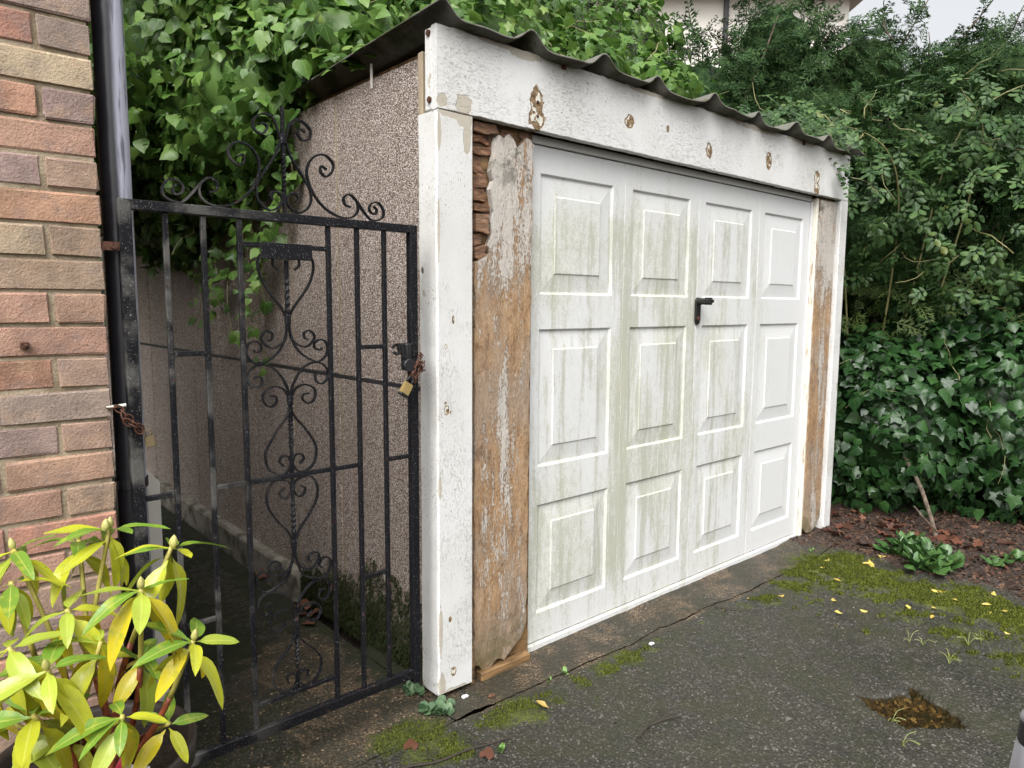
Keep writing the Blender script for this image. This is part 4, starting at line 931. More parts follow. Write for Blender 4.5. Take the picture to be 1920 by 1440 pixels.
# ivy over the garage roof and down its side
RB = [(.45, 1.55, 2.72, .75, .62, .62), (1.25, 1.45, 2.72, .75, .65, .60), (1.95, 1.45, 2.62, .65, .65, .58), (.85, 2.1, 3.3, 1.0, .8, .8), (1.9, 2.1, 3.2, .9, .8, .7),
      (-.02, 1.75, 2.28, .30, .78, .50), (.22, 1.0, 2.42, .36, .42, .22), (.8, .95, 2.5, .5, .45, .3), (1.5, .95, 2.5, .5, .45, .3), (2.15, 1.0, 2.52, .5, .45, .34), (2.6, 1.35, 2.62, .45, .4, .38), (2.75, 1.55, 3.05, .42, .4, .5), (-.12, 2.4, 2.75, .55, .9, .75), (-.35, 3.2, 2.7, .55, 1.0, .95), (-.75, 4.4, 2.9, .6, 1.0, 1.2), (-.3, 2.6, 3.5, .9, .9, .8), (-.02, 2.75, 2.0, .20, .9, .42), (-.5, 5.8, 1.6, .7, .5, 1.7), (-1.0, 3.8, 3.8, .8, .9, .9)]
ivr = thing('ivy_plant', (.6, 1.6, 2.2), 'light green ivy with berries spilling over the garage roof', 'ivy')
P_, N_, rr_ = blob_points(RB, 46000, .76, 1.06, 3)
foliage(ivr, [IVY[1], IVY[0], IVY[3], IVY[1]], MAT['ivy_l'], P_, N_, .064, 300, seed=4, up=.35)
core(ivr, RB, MAT['ivy_l'], .74)
vines(ivr, 90, RB, MAT['stem_g'], 5, .0035, lo=.92)
# trailing sprays hanging at the garage side
hp, hn = [], []
rr2 = np.random.default_rng(77)
for (y0, z0, L) in ((1.02, 2.15, .55), (1.12, 2.1, .75), (1.25, 2.1, .62), (1.38, 2.0, .8), (1.55, 2.0, .5), (1.3, 1.7, .65), (1.75, 1.9, .7), (1.9, 1.8, .5), (2.3, 1.8, .55)):
    b = MB(); pts = []; 
    for i in range(14):
        u_ = i/13; pts.append((-.035-.03*math.sin(u_*5+y0*9), y0+.05*math.sin(u_*7+y0*13)+.12*u_*(1 if y0 < 1.4 else -.3), z0-L*u_))
        for _ in range(3 if u_ < .6 else 1):
            hp.append(np.array(pts[-1])+rr2.normal(size=3)*np.array([.02, .035, .03])+np.array([-.015, 0, 0])); hn.append((-1, -.45, .4))
    b.tube(pts, .0022, 5); b.part('trailing_stem', MAT['stem_g'], ivr)
foliage(ivr, IVY, MAT['ivy_l'], np.array(hp), np.array(hn, float), .052, 60, seed=14, jit=.35, stuffname='trailing_leaves')
rp = np.column_stack([rr2.uniform(-.05, .5, 260), rr2.uniform(.42, 1.2, 260), rr2.uniform(0, 1, 260)]); rp[:, 2] = 2.262-.048*rp[:, 1]+rp[:, 2]*.16*np.clip((rp[:, 1]-.35)/.5, .1, 1)
foliage(ivr, IVY, MAT['ivy_l'], rp, np.tile([-.4, -.5, .9], (260, 1)), .058, 80, tipdir=(-.5, -.6, -.4), seed=19, jit=.4, stuffname='roof_edge_leaves')
for i, (c, r_) in enumerate((((1.10, .36, 2.68), .042), ((1.22, .34, 2.60), .040), ((1.40, .34, 2.60), .042), ((1.02, .36, 2.58), .030), ((1.32, .32, 2.52), .034), ((1.55, .36, 2.70), .036), ((1.62, .32, 2.56), .04), ((.62, .42, 2.62), .030), ((1.82, .38, 2.64), .036), ((-.42, 1.72, 2.42), .06), ((1.3, .44, 2.78), .04), ((2.0, .45, 2.72), .04), ((2.25, .50, 2.66), .034), ((.85, .38, 2.70), .03))):
    berries(ivr, c, r_, 34, i)

# dark ivy hedge on the right
HB = [(3.92, .05, .50, .62, .60, .58), (4.30, -.55, .56, .62, .62, .70), (3.62, .42, .42, .46, .40, .52), (4.0, .30, .85, .55, .55, .40), (4.7, -1.1, .7, .6, .6, .8), (4.5, -.2, 1.0, .6, .7, .5)]
ivh = thing('ivy_hedge', (3.9, .1, 0), 'dark glossy ivy hedge growing low beside the garage corner post', 'ivy')
P_, N_, _ = blob_points(HB, 15000, .78, 1.08, 8)
foliage(ivh, IVY, MAT['ivy_d'], P_, N_, .074, 300, seed=9, up=.45, jit=.6)
core(ivh, HB, MAT['ivy_d'], .76); vines(ivh, 30, HB, MAT['stem_g'], 15, .003, lo=.95)
b = MB(); b.tube(spline([(3.22, -.50, .0), (3.24, -.47, .08), (3.28, -.42, .17), (3.36, -.34, .28), (3.5, -.2, .4)], 5), .012, 8); b.part('stem', MAT['bark'], ivh); b = MB(); b.tube(spline([(3.22, -.50, .05), (3.15, -.46, .12), (3.12, -.4, .2)], 4), .005, 6); b.part('stem', MAT['bark'], ivh)

# conifer behind: flat feathery sprays
def spray_leaf(seed):
    rs = random.Random(seed); V, F = [], []
    def blade(ax, ay, bx, by, w):
        k = len(V); dx, dy = bx-ax, by-ay; L = math.hypot(dx, dy); nx_, ny_ = -dy/L*w, dx/L*w
        z = -.16*(ay**2)+.05*ax; z2 = -.16*(by**2)-.05*abs(bx)+rs.uniform(-.04, .04)
        V.extend([(ax, ay, z), (ax+dx*.45+nx_, ay+dy*.45+ny_, (z+z2)/2+.012), (bx, by, z2), (ax+dx*.45-nx_, ay+dy*.45-ny_, (z+z2)/2+.012)])
        F.extend([(k, k+1, k+2), (k, k+2, k+3)])
    blade(0, 0, rs.uniform(-.05, .05), 1.0, .020)
    for i in range(6):
        y = .10+i*.14; 
        for s_ in (-1, 1):
            L = (.42-.045*i)*rs.uniform(.6, 1.15); ex, ey = s_*L*rs.uniform(.55, .85), y+L*rs.uniform(.5, .8); blade(0, y+rs.uniform(0, .06), ex, ey, .030)
            bx, by = ex*.5, y+(ey-y)*.5; blade(bx, by, bx+s_*L*.08, by+L*.42, .020); blade(bx, by, bx+s_*L*.40, by+L*.05, .020)
    V = np.array(V); return V, np.array(F), np.column_stack([V[:, 0]+.5, V[:, 1]])
SPR = [spray_leaf(i) for i in range(4)]
CB = [(4.5, 1.1, 2.75, .95, .75, .75), (5.2, .25, 2.55, .9, .9, .72), (4.8, .6, 1.7, .9, .8, .9), (3.5, 1.5, 2.75, .8, .6, .62), (5.5, -.6, 2.3, .8, .8, .9), (5.3, -.4, 1.5, .8, .8, .8), (4.2, 1.2, 1.6, .8, .6, 1.0), (2.9, 2.0, 2.9, .7, .6, .6), (4.05, 1.15, 3.3, .40, .36, .50), (4.75, .75, 3.2, .45, .4, .4), (4.95, -.15, 3.0, .5, .5, .34), (5.4, .1, 3.15, .5, .5, .34), (5.6, -.9, 2.95, .5, .5, .4)]
con = thing('conifer_tree', (4.9, .9, 0), 'blue green conifer with feathery sprays behind the garage', 'tree')
b = MB(); b.tube(spline([(4.9, .9, 0), (4.88, .92, 1.2), (4.9, .9, 2.4), (4.86, .95, 3.2)], 6), [.11-.004*i for i in range(19)], 10); b.part('trunk', MAT['bark'], con)
P_, N_, _ = blob_points(CB, 17000, .70, 1.10, 23)
foliage(con, SPR, MAT['conifer'], P_, N_, .185, 300, tipdir=(-.3, -.3, .1), seed=24, jit=.7, up=.5, partname='spray', stuffname='crown')
core(con, CB, MAT['conifer'], .70)
vines(con, 60, CB, MAT['bark'], 26, .007, 'branch', .95)
for (p0, p1) in (((4.45, .75, 2.75), (4.75, .25, 3.75)), ((4.6, .5, 2.8), (5.1, -.1, 3.75)), ((3.5, 1.1, 2.8), (3.65, .9, 3.45)), ((4.9, .0, 2.7), (5.25, -.5, 3.35)), ((4.2, .8, 2.9), (4.3, .6, 3.5))):
    b = MB(); b.tube(spline([p0, tuple((np.array(p0)+np.array(p1))/2+np.array([0, 0, -.05])), p1], 5), [.016-.0012*i for i in range(11)], 6); b.part('leader_branch', MAT['bark'], con)
    q = np.array([np.array(p0)+(np.array(p1)-np.array(p0))*t_+rr2.normal(size=3)*.05 for t_ in np.linspace(.15, 1.0, 34)])
    foliage(con, SPR, MAT['conifer'], q, np.tile([-.6, -.6, .5], (34, 1)), .19, 12, tipdir=tuple((np.array(p1)-np.array(p0))*.9+np.array([-.1, -.1, .0])), seed=int(p0[0]*100), jit=.5, partname='spray', stuffname='branch_sprays')
# brighter sprays low in the hedge
lowc = thing('conifer_shrub', (4.0, .2, .9), 'low yellow green conifer sprays above the dark ivy hedge', 'shrub')
LB = [(4.15, .35, 1.30, .50, .5, .26), (4.6, -.35, 1.45, .45, .5, .35)]
P_, N_, _ = blob_points(LB, 330, .8, 1.1, 31)
foliage(lowc, SPR, MAT['conifer_y'], P_, N_, .2, 160, tipdir=(-.6, -.4, .1), seed=33, jit=.6, up=.6, partname='spray', stuffname='sprays')
b = MB(); b.tube(spline([(4.3, .3, .0), (4.25, .3, .8), (4.1, .28, 1.3)], 5), .014, 6); b.part('stem', MAT['bark'], lowc)

# rose bush: compound leaves on arching canes
def compound():
    V, F, U, off = [], [], [], 0
    bv_, bf_, bu_ = OVAL
    for (x, y, a, s_) in ((0, .62, 0, .46), (.03, .52, -1.0, .40), (-.03, .50, 1.0, .40), (.03, .27, -1.1, .34), (-.03, .25, 1.1, .34)):
        c, sn = math.cos(a), math.sin(a); q = bv_*s_; w = np.column_stack([q[:, 0]*c-q[:, 1]*sn+x, q[:, 0]*sn+q[:, 1]*c+y, q[:, 2]-.1*(y+.2)**2])
        V.append(w); F.append(bf_+off); U.append(bu_); off += len(w)
    V.append(np.array([(-.012, 0, 0), (.012, 0, 0), (0, .66, -.05)])); F.append(np.array([(off, off+1, off+2)])); U.append(np.array([(.5, .0), (.5, .0), (.5, .1)]))
    return np.concatenate(V), np.concatenate(F), np.concatenate(U)
CMP = [compound()]
RBB = [(3.75, .35, 2.10, .62, .55, .55), (4.15, -.25, 1.95, .55, .55, .62), (3.45, .6, 2.45, .55, .45, .30), (4.5, -.8, 2.0, .5, .5, .7), (4.3, .0, 2.6, .6, .6, .4)]
ros = thing('rose_bush', (3.9, .3, 0), 'rambling rose with small compound leaves hanging beside the garage corner', 'bush')
P_, N_, _ = blob_points(RBB, 2100, .62, 1.14, 41)
foliage(ros, CMP, MAT['rose'], P_, N_, .135, 300, seed=42, jit=.5, up=.5, partname='leaf')
vines(ros, 46, RBB, MAT['stem_g'], 43, .0045, 'cane', .85)
canes = [[(3.9, .3, 0), (3.7, .3, 1.2), (3.45, .3, 2.1), (3.1, .22, 2.42), (2.86, .10, 2.36), (2.78, -.03, 2.2)], [(3.9, .3, 0), (3.85, .1, 1.4), (3.6, .0, 2.2), (3.2, .12, 2.45), (2.6, .35, 2.36)], [(4, .2, 0), (4.05, .0, 1.6), (4.2, -.2, 2.6), (4.6, -.7, 2.9), (5.0, -1.1, 2.9)], [(4, .2, 0), (4.1, -.1, 1.3), (4.0, -.35, 2.4), (3.7, -.3, 2.7)]]
for c in canes:
    s_ = spline(c, 8); b = MB(); b.tube(s_, [.008-.005*i/len(s_) for i in range(len(s_))], 6); b.part('cane', MAT['stem_g'], ros)
q = [np.array(p)+rr2.normal(size=3)*.04 for c in canes[:2] for p in spline(c, 10)[28:] for _ in range(2)]
q += [np.array((2.25+.62*rr2.random(), .05+.35*rr2.random(), 2.33+.14*rr2.random())) for i in range(60)]
q += [np.array((2.79+.04*rr2.normal(), -.04+.02*rr2.normal(), 2.2-.22*i/8)) for i in range(8)]
foliage(ros, CMP, MAT['rose'], np.array(q), np.tile([-.5, -.7, .6], (len(q), 1)), .10, 100, seed=44, jit=.4, partname='leaf', stuffname='end_leaves')

# ================================================================== FAR HOUSE
hf = thing('rendered_house', (11, 7, 0), 'cream rendered house with dark gutter behind the trees', 'house')
D0 = 14.0
def hp_(px, py, d=D0): return np.array(CAM) + (FN+RN*(px-960)/1333.9-UN*(py-720)/1333.9)*d
hu = np.array([r0.x, r0.y, 0]); hw = np.array([math.cos(YAW), math.sin(YAW), 0])
A_ = hp_(1180, 60); B_ = hp_(1590, 60)
def hbox(name, p0, p1, z0, z1, dep0, dep1, mat, parent=hf):
    b = MB(); v = []
    for dd in (dep0, dep1):
        for p in (p0, p1):
            for z in (z0, z1): v.append((p[0]+hw[0]*dd, p[1]+hw[1]*dd, z))
    b.add(v, [(0, 1, 3, 2), (4, 6, 7, 5), (0, 4, 5, 1), (2, 3, 7, 6), (0, 2, 6, 4), (1, 5, 7, 3)]); return b.part(name, mat, parent)
ztop = hp_(1500, -5)[2]
hbox('wall', A_, B_, 0, ztop, 0, 6, MAT['render'])
q0, q1 = hp_(1355, 60), hp_(1363, 60); hbox('downpipe', q0, q1, 0, ztop+.3, -.09, -.01, MAT['gutter'])
hbox('soffit', A_-hu*.3, B_+hu*.35, ztop+.002, ztop+.06, -.45, 6.3, MAT['pale'])
hbox('gutter', A_-hu*.3, B_+hu*.40, ztop+.065, ztop+.19, -.55, -.43, MAT['gutter'])
b = MB(); rv = []
for p in (A_-hu*.4, B_+hu*.45):
    for dd, zz in ((-.5, ztop+.2), (3, ztop+2.2), (6.5, ztop+.2)): rv.append((p[0]+hw[0]*dd, p[1]+hw[1]*dd, zz))
b.add(rv, [(0, 1, 4, 3), (1, 2, 5, 4), (0, 2, 1), (3, 4, 5), (0, 3, 5, 2)]); b.part('roof', MAT['tile'], hf)

# ================================================================== RHODODENDRON IN A POT
rh = thing('rhododendron', (-1.08, -.36, .45), 'yellowing potted rhododendron with red stems and fat buds in front of the bricks', 'shrub')
def rleaf(seed):
    r = random.Random(seed); V, F = [], []; nL, nW = 9, 4; dr = r.uniform(.12, .60); tw = r.uniform(-.25, .25); sd_ = r.uniform(-.12, .12)
    wd = r.uniform(.135, .170)
    for i in range(nL+1):
        t_ = i/nL; s_ = max(0, (t_-.10)/.90)
        w = wd*(math.sin(math.pi*s_**.80)**.72 if 0 < s_ < 1 else 0)+.009*(t_ < .99)
        for j in range(nW+1):
            u = (j/nW-.5)*2
            a = u*w; z = .22*abs(a) - dr*t_*t_ + tw*a*t_ + .012*math.sin(t_*11+u*2)*abs(u)
            V.append((a+sd_*t_*t_, t_, z))
    for i in range(nL):
        for j in range(nW): k = i*(nW+1)+j; F.append((k, k+1, k+nW+2, k+nW+1))
    V = np.array(V); uv = np.array([((j/nW), i/nL) for i in range(nL+1) for j in range(nW+1)])
    return fast_mesh('leaf', V, np.array(F), MAT['rhodo'], uv)
RL = [rleaf(i) for i in range(8)]
YEL, YG, GRN, LIM = (.70, .56, .025), (.50, .51, .03), (.15, .29, .035), (.37, .46, .055)
def whorl(c, axis, n, L, pal, droop, seed, bud=True, nb=1, stem=None):
    r = random.Random(seed); A = Vector(axis).normalized(); s1 = A.cross(Vector((.3, .9, .1))).normalized(); s2 = A.cross(s1)
    for i in range(n):
        low = i % 2; a = 2*math.pi*(i*.381966*1.0) + r.uniform(-.25, .25)
        el = rad(r.uniform(-5, 32) if not low else r.uniform(-58, -15)) - droop
        rd = math.cos(a)*s1+math.sin(a)*s2; tip = (math.cos(el)*rd+math.sin(el)*A).normalized()
        nr = (math.cos(el)*A-math.sin(el)*rd); nr = (nr+Vector((r.uniform(-.3, .3), r.uniform(-.3, .3), r.uniform(-.2, .2)))).normalized()
        xx = tip.cross(nr).normalized(); nr = xx.cross(tip)
        l = L*r.uniform(.75, 1.18)*(1.08 if low else .9)
        M_ = Matrix((xx*l, tip*l, nr*l)).transposed().to_4x4(); M_.translation = Vector(c)-A*(.004 if not low else r.uniform(.008, .03))+rd*.003
        o = link('leaf', r.choice(RL), rh, mw=M_)
        cc = r.choice(pal[1] if low else pal[0]); j = r.uniform(.85, 1.12); o.color = (cc[0]*j, cc[1]*j, cc[2]*j, 1)
    if bud:
        for k in range(nb):
            off = Vector((r.uniform(-.014, .014), r.uniform(-.014, .014), 0))*(k > 0); p = Vector(c)+off
            b = MB(); prof = [(.0032, 0), (.0062, .005), (.0068, .010), (.005, .017), (.0018, .022), (0, .0245)]
            b.lathe(prof, (0, 0, 0), 10); M_ = A.to_track_quat('Z', 'Y').to_matrix().to_4x4(); M_.translation = p
            link('bud', b.mesh('bud', MAT['bud'], smooth=True), rh, mw=M_)
PG = ([GRN, GRN, YG], [YG, LIM, YG]); PY = ([GRN, YG, LIM], [YEL, YEL, YG]); PL = ([LIM, YG, GRN], [LIM, YEL, YG])
WH = [((-1.039, -.332, .909), 10, .105, PG, 0, 3), ((-.965, -.48, .894), 9, .098, PG, .15, 2), ((-1.188, -.233, .873), 9, .105, PG, .1, 1), ((-1.034, -.534, .846), 10, .108, PY, .2, 1), ((-1.179, -.503, .731), 10, .112, PL, .25, 1), ((-.963, -.584, .745), 9, .108, PY, .05, 1),
      ((-1.081, -.563, .635), 9, .100, PL, .1, 0), ((-.992, -.508, .559), 5, .075, PL, -.2, 0), ((-1.204, -.318, .837), 8, .10, PG, .3, 0), ((-1.081, -.26, .876), 8, .10, PG, .1, 1), ((-1.224, -.42, .753), 9, .115, PL, .3, 0), ((-1.02, -.47, .69), 7, .095, PL, .1, 0),
      ((-1.147, -.389, .54), 5, .09, PL, 0, 0), ((-1.218, -.316, .56), 5, .10, PL, 0, 0), ((-1.25, -.36, .68), 8, .11, PY, .1, 0), ((-1.13, -.40, .79), 8, .11, PY, .2, 0), ((-1.20, -.47, .64), 8, .115, PL, .1, 0), ((-1.09, -.47, .74), 6, .11, PY, .3, 0)]
r = random.Random(3)
for i, (c, n, L, pal, dr, nb) in enumerate(WH):
    base = Vector((-1.10+r.uniform(-.07, .07), -.38+r.uniform(-.06, .06), .43)); tip = Vector(c); mid = base.lerp(tip, .5)+Vector((r.uniform(-.03, .03), r.uniform(-.03, .03), -.01))
    s_ = spline([tuple(base), tuple(mid), tuple(tip)], 8); k = int(len(s_)*.62)
    axis = (Vector(s_[-1])-Vector(s_[-4])).normalized()+Vector((0, 0, .7))
    whorl(c, axis, n, L, pal, dr, 50+i, nb > 0, nb)
    b_red = MB(); b_yel = MB(); b_red.tube(s_[:k+1], [.0075-.0002*j for j in range(k+1)], 7); b_yel.tube(s_[k:], [.0050-.00015*j for j in range(len(s_)-k)], 7)
    b_red.part('stem', MAT['stem_r'], rh, smooth=True); b_yel.part('young_stem', MAT['stem_y'], rh, smooth=True)

pot = thing('plant_pot', (-1.09, -.36, 0), 'dark brown plastic plant pot under the rhododendron', 'pot')
b = MB(); b.lathe([(0, .003), (.125, .003), (.130, .02), (.165, .42), (.180, .425), (.184, .47), (.178, .475), (.166, .465), (.158, .40)], (-1.09, -.36, 0), 36); b.part('body', MAT['pot'], pot, smooth=True)
b = MB(); b.lathe([(.160, .425), (.1, .435), (.001, .437)], (-1.09, -.36, 0), 24); b.part('compost', MAT['compost'], pot)
def card(c, u_, v_, mat, name, lab):
    c, u_, v_ = Vector(c), Vector(u_), Vector(v_); n = u_.cross(v_).normalized()*.0008; b = MB()
    q = [c-u_-v_, c+u_-v_, c+u_*.8+v_, c-u_+v_*.9]; b.add([tuple(p+n) for p in q]+[tuple(p-n) for p in q], [(0, 1, 2, 3), (7, 6, 5, 4)]+[(i, i+4, (i+1) % 4+4, (i+1) % 4) for i in range(4)])
    tag(b.part(name, mat), lab, 'tag')
card((-1.082, -.47, .470), (.022, -.018, .012), (.012, .004, .045), MAT['pink'], 'plant_tag', 'pink plant tag stuck in the rhododendron pot')
card((-1.052, -.485, .458), (.026, -.022, -.006), (.004, .002, .030), MAT['white_card'], 'plant_tag', 'white plant tag leaning in the rhododendron pot')

# ================================================================== SMALL PLANTS, LITTER
def gz(x, y): return float(ground_z(np.array([x]), np.array([y]))[0])
def leafobj(name, shape, mat, p, heading, tilt, roll, size, parent=None):
    bv_, bf_, bu_ = shape; me = fast_mesh(name, bv_, bf_, mat, bu_) if not isinstance(shape, bpy.types.Mesh) else shape
    M_ = Matrix.Translation(p) @ Matrix.Rotation(heading, 4, 'Z') @ Matrix.Rotation(tilt, 4, 'X') @ Matrix.Rotation(roll, 4, 'Y') @ Matrix.Scale(size, 4)
    return link(name, me, parent, mw=M_)
def rosette(root, meshes, x, y, n, L, r, lift=(10, 65)):
    for i in range(n):
        a = r.uniform(0, 6.28); el = rad(r.uniform(*lift)); d = r.uniform(0, .012)
        M_ = Matrix.Translation((x+d*math.cos(a), y+d*math.sin(a), gz(x, y)+r.uniform(0, .012))) @ Matrix.Rotation(a, 4, 'Z') @ Matrix.Rotation(el, 4, 'X') @ Matrix.Rotation(r.uniform(-.4, .4), 4, 'Y') @ Matrix.Scale(L*r.uniform(.65, 1.25), 4)
        link('leaf', r.choice(meshes), root, mw=M_)
sp_m = [fast_mesh('leaf', *SPOON[:2], MAT['weed'], SPOON[2]), fast_mesh('leaf', *OVAL[:2], MAT['weed'], OVAL[2])]
r = random.Random(61)
wd = thing('weed_clump', (2.72, -.6, 0), 'bushy green weed clump with spoon shaped leaves on the soil edge', 'weed')
for (x, y) in ((2.81, -.484), (2.787, -.573), (2.765, -.658), (2.62, -.535), (2.6, -.66), (2.72, -.72), (2.9, -.47), (2.70, -.60), (2.68, -.48), (2.84, -.62), (2.55, -.60), (2.75, -.52)): rosette(wd, sp_m, x+r.uniform(-.05, .05), y+r.uniform(-.05, .05), 14, .10, r, (15, 75))
wd2 = thing('weed_clump', (3.05, -.89, 0), 'small leafy weed under the ivy hedge near the right frame edge', 'weed')
for (x, y) in ((3.027, -.88), (3.10, -.915), (2.9, -.86)): rosette(wd2, sp_m, x, y, 7, .075, r, (15, 70))
ROUND = fan_leaf([(0, 0), (.32, .05), (.48, .35), (.42, .70), (.2, .95), (0, .92)], (0, .4), .1, .1)
rd_m = [fast_mesh('leaf', *ROUND[:2], MAT['weed_blue'], ROUND[2])]
wd3 = thing('weed_clump', (-.05, -.03, 0), 'round leaved weed growing at the foot of the white corner post', 'weed')
for (x, y, n) in ((-.059, -.037, 9), (-.036, -.036, 9), (-.02, -.025, 7), (-.045, -.06, 7), (.0, -.05, 5), (-.075, -.02, 6), (-.03, -.075, 6)): rosette(wd3, rd_m, x, y, n+5, .028, r, (10, 70))
wd4 = thing('weed_clump', (-.05, .11, 0), 'round leaved weed behind the gate foot against the side wall', 'weed')
for (x, y, n) in ((-.03, .09, 9), (-.035, .13, 9), (-.055, .11, 7)): rosette(wd4, rd_m, x, y, n, .026, r, (20, 75))
gr_m = [fast_mesh('leaf', *OVAL[:2], leaf_mat('clover_leaf', [(.1, (.10, .22, .04)), (.9, (.2, .34, .08))], .45), OVAL[2])]
for (x, y, n, lab) in ((.454, -.152, 7, 'tiny clover sprig in the crack before the door'), (.37, -.158, 6, 'tiny sprout in the crack near the orange board'), (-.022, -.352, 10, 'bright green seedling beside the long twig'), (2.44, -.12, 8, 'small bright sprig below the right door corner')):
    th = thing('seedling', (x, y, 0), lab, 'seedling'); rosette(th, gr_m, x, y, n, .017, r, (15, 70))
gl_ = ['near the pothole front edge', 'near the right mossy strip', 'next to the mossy bank on the right', 'rising from the puddle edge', 'on the tarmac above the pothole', 'on bare tarmac left of the mossy strip', 'furthest right on the tarmac']
for i, (x, y) in enumerate(((.938, -1.143), (1.631, -1.061), (1.859, -1.058), (1.084, -1.06), (1.702, -.893), (1.718, -.938), (1.927, -1.086))):
    th = thing('grass_tuft', (x, y, 0), 'thin pale grass tuft ' + gl_[i], 'grass'); b = MB()
    for k in range(5):
        a = r.uniform(0, 6.28); L = r.uniform(.03, .075); z0 = gz(x, y); pts = [(x, y, z0), (x+L*.3*math.cos(a), y+L*.3*math.sin(a), z0+L*.5), (x+L*.8*math.cos(a), y+L*.8*math.sin(a), z0+L*.55)]
        b.tube(spline(pts, 3), [.0012]*7, 4)
    b.part('blade', MAT['grass'], th)
# fallen leaves
dl = [fast_mesh('fallen_leaf', *fan_leaf([(0, 0), (.14, .2), (.26, .45), (.2, .75), (0, 1)], (0, .45), -.5, -.5)[:2], MAT['dry_y'], OVAL[2][:10] if False else fan_leaf([(0, 0), (.14, .2), (.26, .45), (.2, .75), (0, 1)], (0, .45))[2]),
      fast_mesh('fallen_leaf', *fan_leaf([(0, 0), (.2, .2), (.3, .45), (.24, .7), (0, 1)], (0, .5), .7, .4)[:2], MAT['dry_y'], fan_leaf([(0, 0), (.2, .2), (.3, .45), (.24, .7), (0, 1)], (0, .5))[2])]
db = [fast_mesh('fallen_leaf', IVY[0][0]*np.array([1, 1, -1.2]), IVY[0][1], MAT['dry_b'], IVY[0][2]), fast_mesh('fallen_leaf', IVY[1][0]*np.array([1, 1, 1.6]), IVY[1][1], MAT['dry_b'], IVY[1][2])]
YP = [(1.868, -.52), (1.862, -.629), (2.034, -.775), (2.142, -.853), (2.335, -.797), (2.378, -.817), (2.308, -.895), (2.35, -.969), (2.284, -1.025), (2.55, -.965), (1.603, -.638), (1.758, -.598), (2.004, -.872), (2.47, -.386), (2.398, -.243), (2.259, -.28), (2.129, -.434), (1.386, -.238), (1.588, -.242), (2.34, -1.054), (1.75, -.33), (2.1, -1.12)]
for (x, y) in YP:
    M_ = Matrix.Translation((x, y, gz(x, y)+.007)) @ Matrix.Rotation(r.uniform(0, 6.28), 4, 'Z') @ Matrix.Rotation(r.uniform(-.15, .15), 4, 'X') @ Matrix.Rotation(r.uniform(-.25, .25), 4, 'Y') @ Matrix.Scale(r.uniform(.028, .048), 4)
    tag(link('fallen_leaf', r.choice(dl), None, mw=M_), 'small yellow fallen leaf on the mossy tarmac', 'leaf', 'yellow fallen leaves on the tarmac')
for (x, y, s_) in ((2.52, -.40, .075), (2.60, -.41, .07)):
    M_ = Matrix.Translation((x, y, gz(x, y)+.012)) @ Matrix.Rotation(r.uniform(0, 6.28), 4, 'Z') @ Matrix.Scale(s_, 4)
    tag(link('fallen_leaf', dl[1], None, mw=M_), 'large yellow fallen leaf beside the weed clump', 'leaf', 'large yellow leaves by the weeds')
for k in range(85):
    x, y = r.uniform(2.68, 3.45), r.uniform(-.6, .12)
    if k > 66: x, y = r.uniform(2.9, 3.7), r.uniform(-1.0, -.5)
    M_ = Matrix.Translation((x, y, gz(x, y)+r.uniform(.004, .022))) @ Matrix.Rotation(r.uniform(0, 6.28), 4, 'Z') @ Matrix.Rotation(r.uniform(-.5, .5), 4, 'X') @ Matrix.Rotation(r.uniform(-.5, .5), 4, 'Y') @ Matrix.Scale(r.uniform(.04, .085), 4)
    tag(link('fallen_leaf', r.choice(db), None, mw=M_), 'reddish brown dead leaf on the soil below the ivy hedge', 'leaf', 'dead leaves on the soil bed')
for (x, y, lab) in ((.246, -.287, 'tan curled dead leaf on the moss near the left board'), (-.224, -.16, 'red brown dead leaf on the moss before the gate'), (-.078, -.344, 'brown dead leaf beside the long twig')):
    M_ = Matrix.Translation((x, y, gz(x, y)+.008)) @ Matrix.Rotation(r.uniform(0, 6.28), 4, 'Z') @ Matrix.Rotation(.2, 4, 'X') @ Matrix.Scale(.05, 4)
    tag(link('fallen_leaf', dl[0] if x > 0 else db[1], None, mw=M_), lab, 'leaf')
for (x, y) in ((-.035, .998), (-.045, .9), (-.03, 1.455), (-.06, 1.05), (-.05, .95), (-.08, .86)):
    M_ = Matrix.Translation((x, y, .012)) @ Matrix.Rotation(r.uniform(0, 6.28), 4, 'Z') @ Matrix.Rotation(.4, 4, 'X') @ Matrix.Scale(.07, 4)
    tag(link('fallen_leaf', r.choice(db), None, mw=M_), 'brown dead leaf lying by the broken plinth end behind the gate', 'leaf', 'dead leaves by the plinth')
# twigs
def twig(pts, rr, lab, side=()):
    th = thing('twig', (pts[2][0], pts[2][1], 0), lab, 'twig'); b = MB()
    q = [(x, y, gz(x, y)+.006+(.004 if i % 2 else 0)) for i, (x, y) in enumerate(pts)]; s_ = spline(q, 6); b.tube(s_, [rr*(1-.5*i/len(s_)) for i in range(len(s_))], 6); b.part('stem', MAT['twig'], th)
    for sd_ in side:
        b = MB(); q = [(x, y, gz(x, y)+.006+.004*i) for i, (x, y) in enumerate(sd_)]; b.tube(spline(q, 5), .0018, 5); b.part('side_shoot', MAT['twig'], th)
twig([(-.472, -.186), (-.292, -.235), (-.202, -.27), (-.096, -.288), (-.025, -.304), (.047, -.323)], .0042, 'long dark twig lying on the ground near the gate', [[(-.202, -.27), (-.21, -.23), (-.19, -.2)], [(-.025, -.304), (-.05, -.27), (-.06, -.23)]])
twig([(.35, -.583), (.40, -.572), (.432, -.567), (.496, -.583), (.55, -.601)], .0046, 'short dark twig in the middle of the tarmac', [[(.525, -.517), (.514, -.57), (.517, -.651)]])
twig([(1.387, -.187), (1.40, -.22), (1.417, -.25), (1.47, -.31), (1.512, -.352)], .0028, 'thin dark twig on the tarmac before the door')
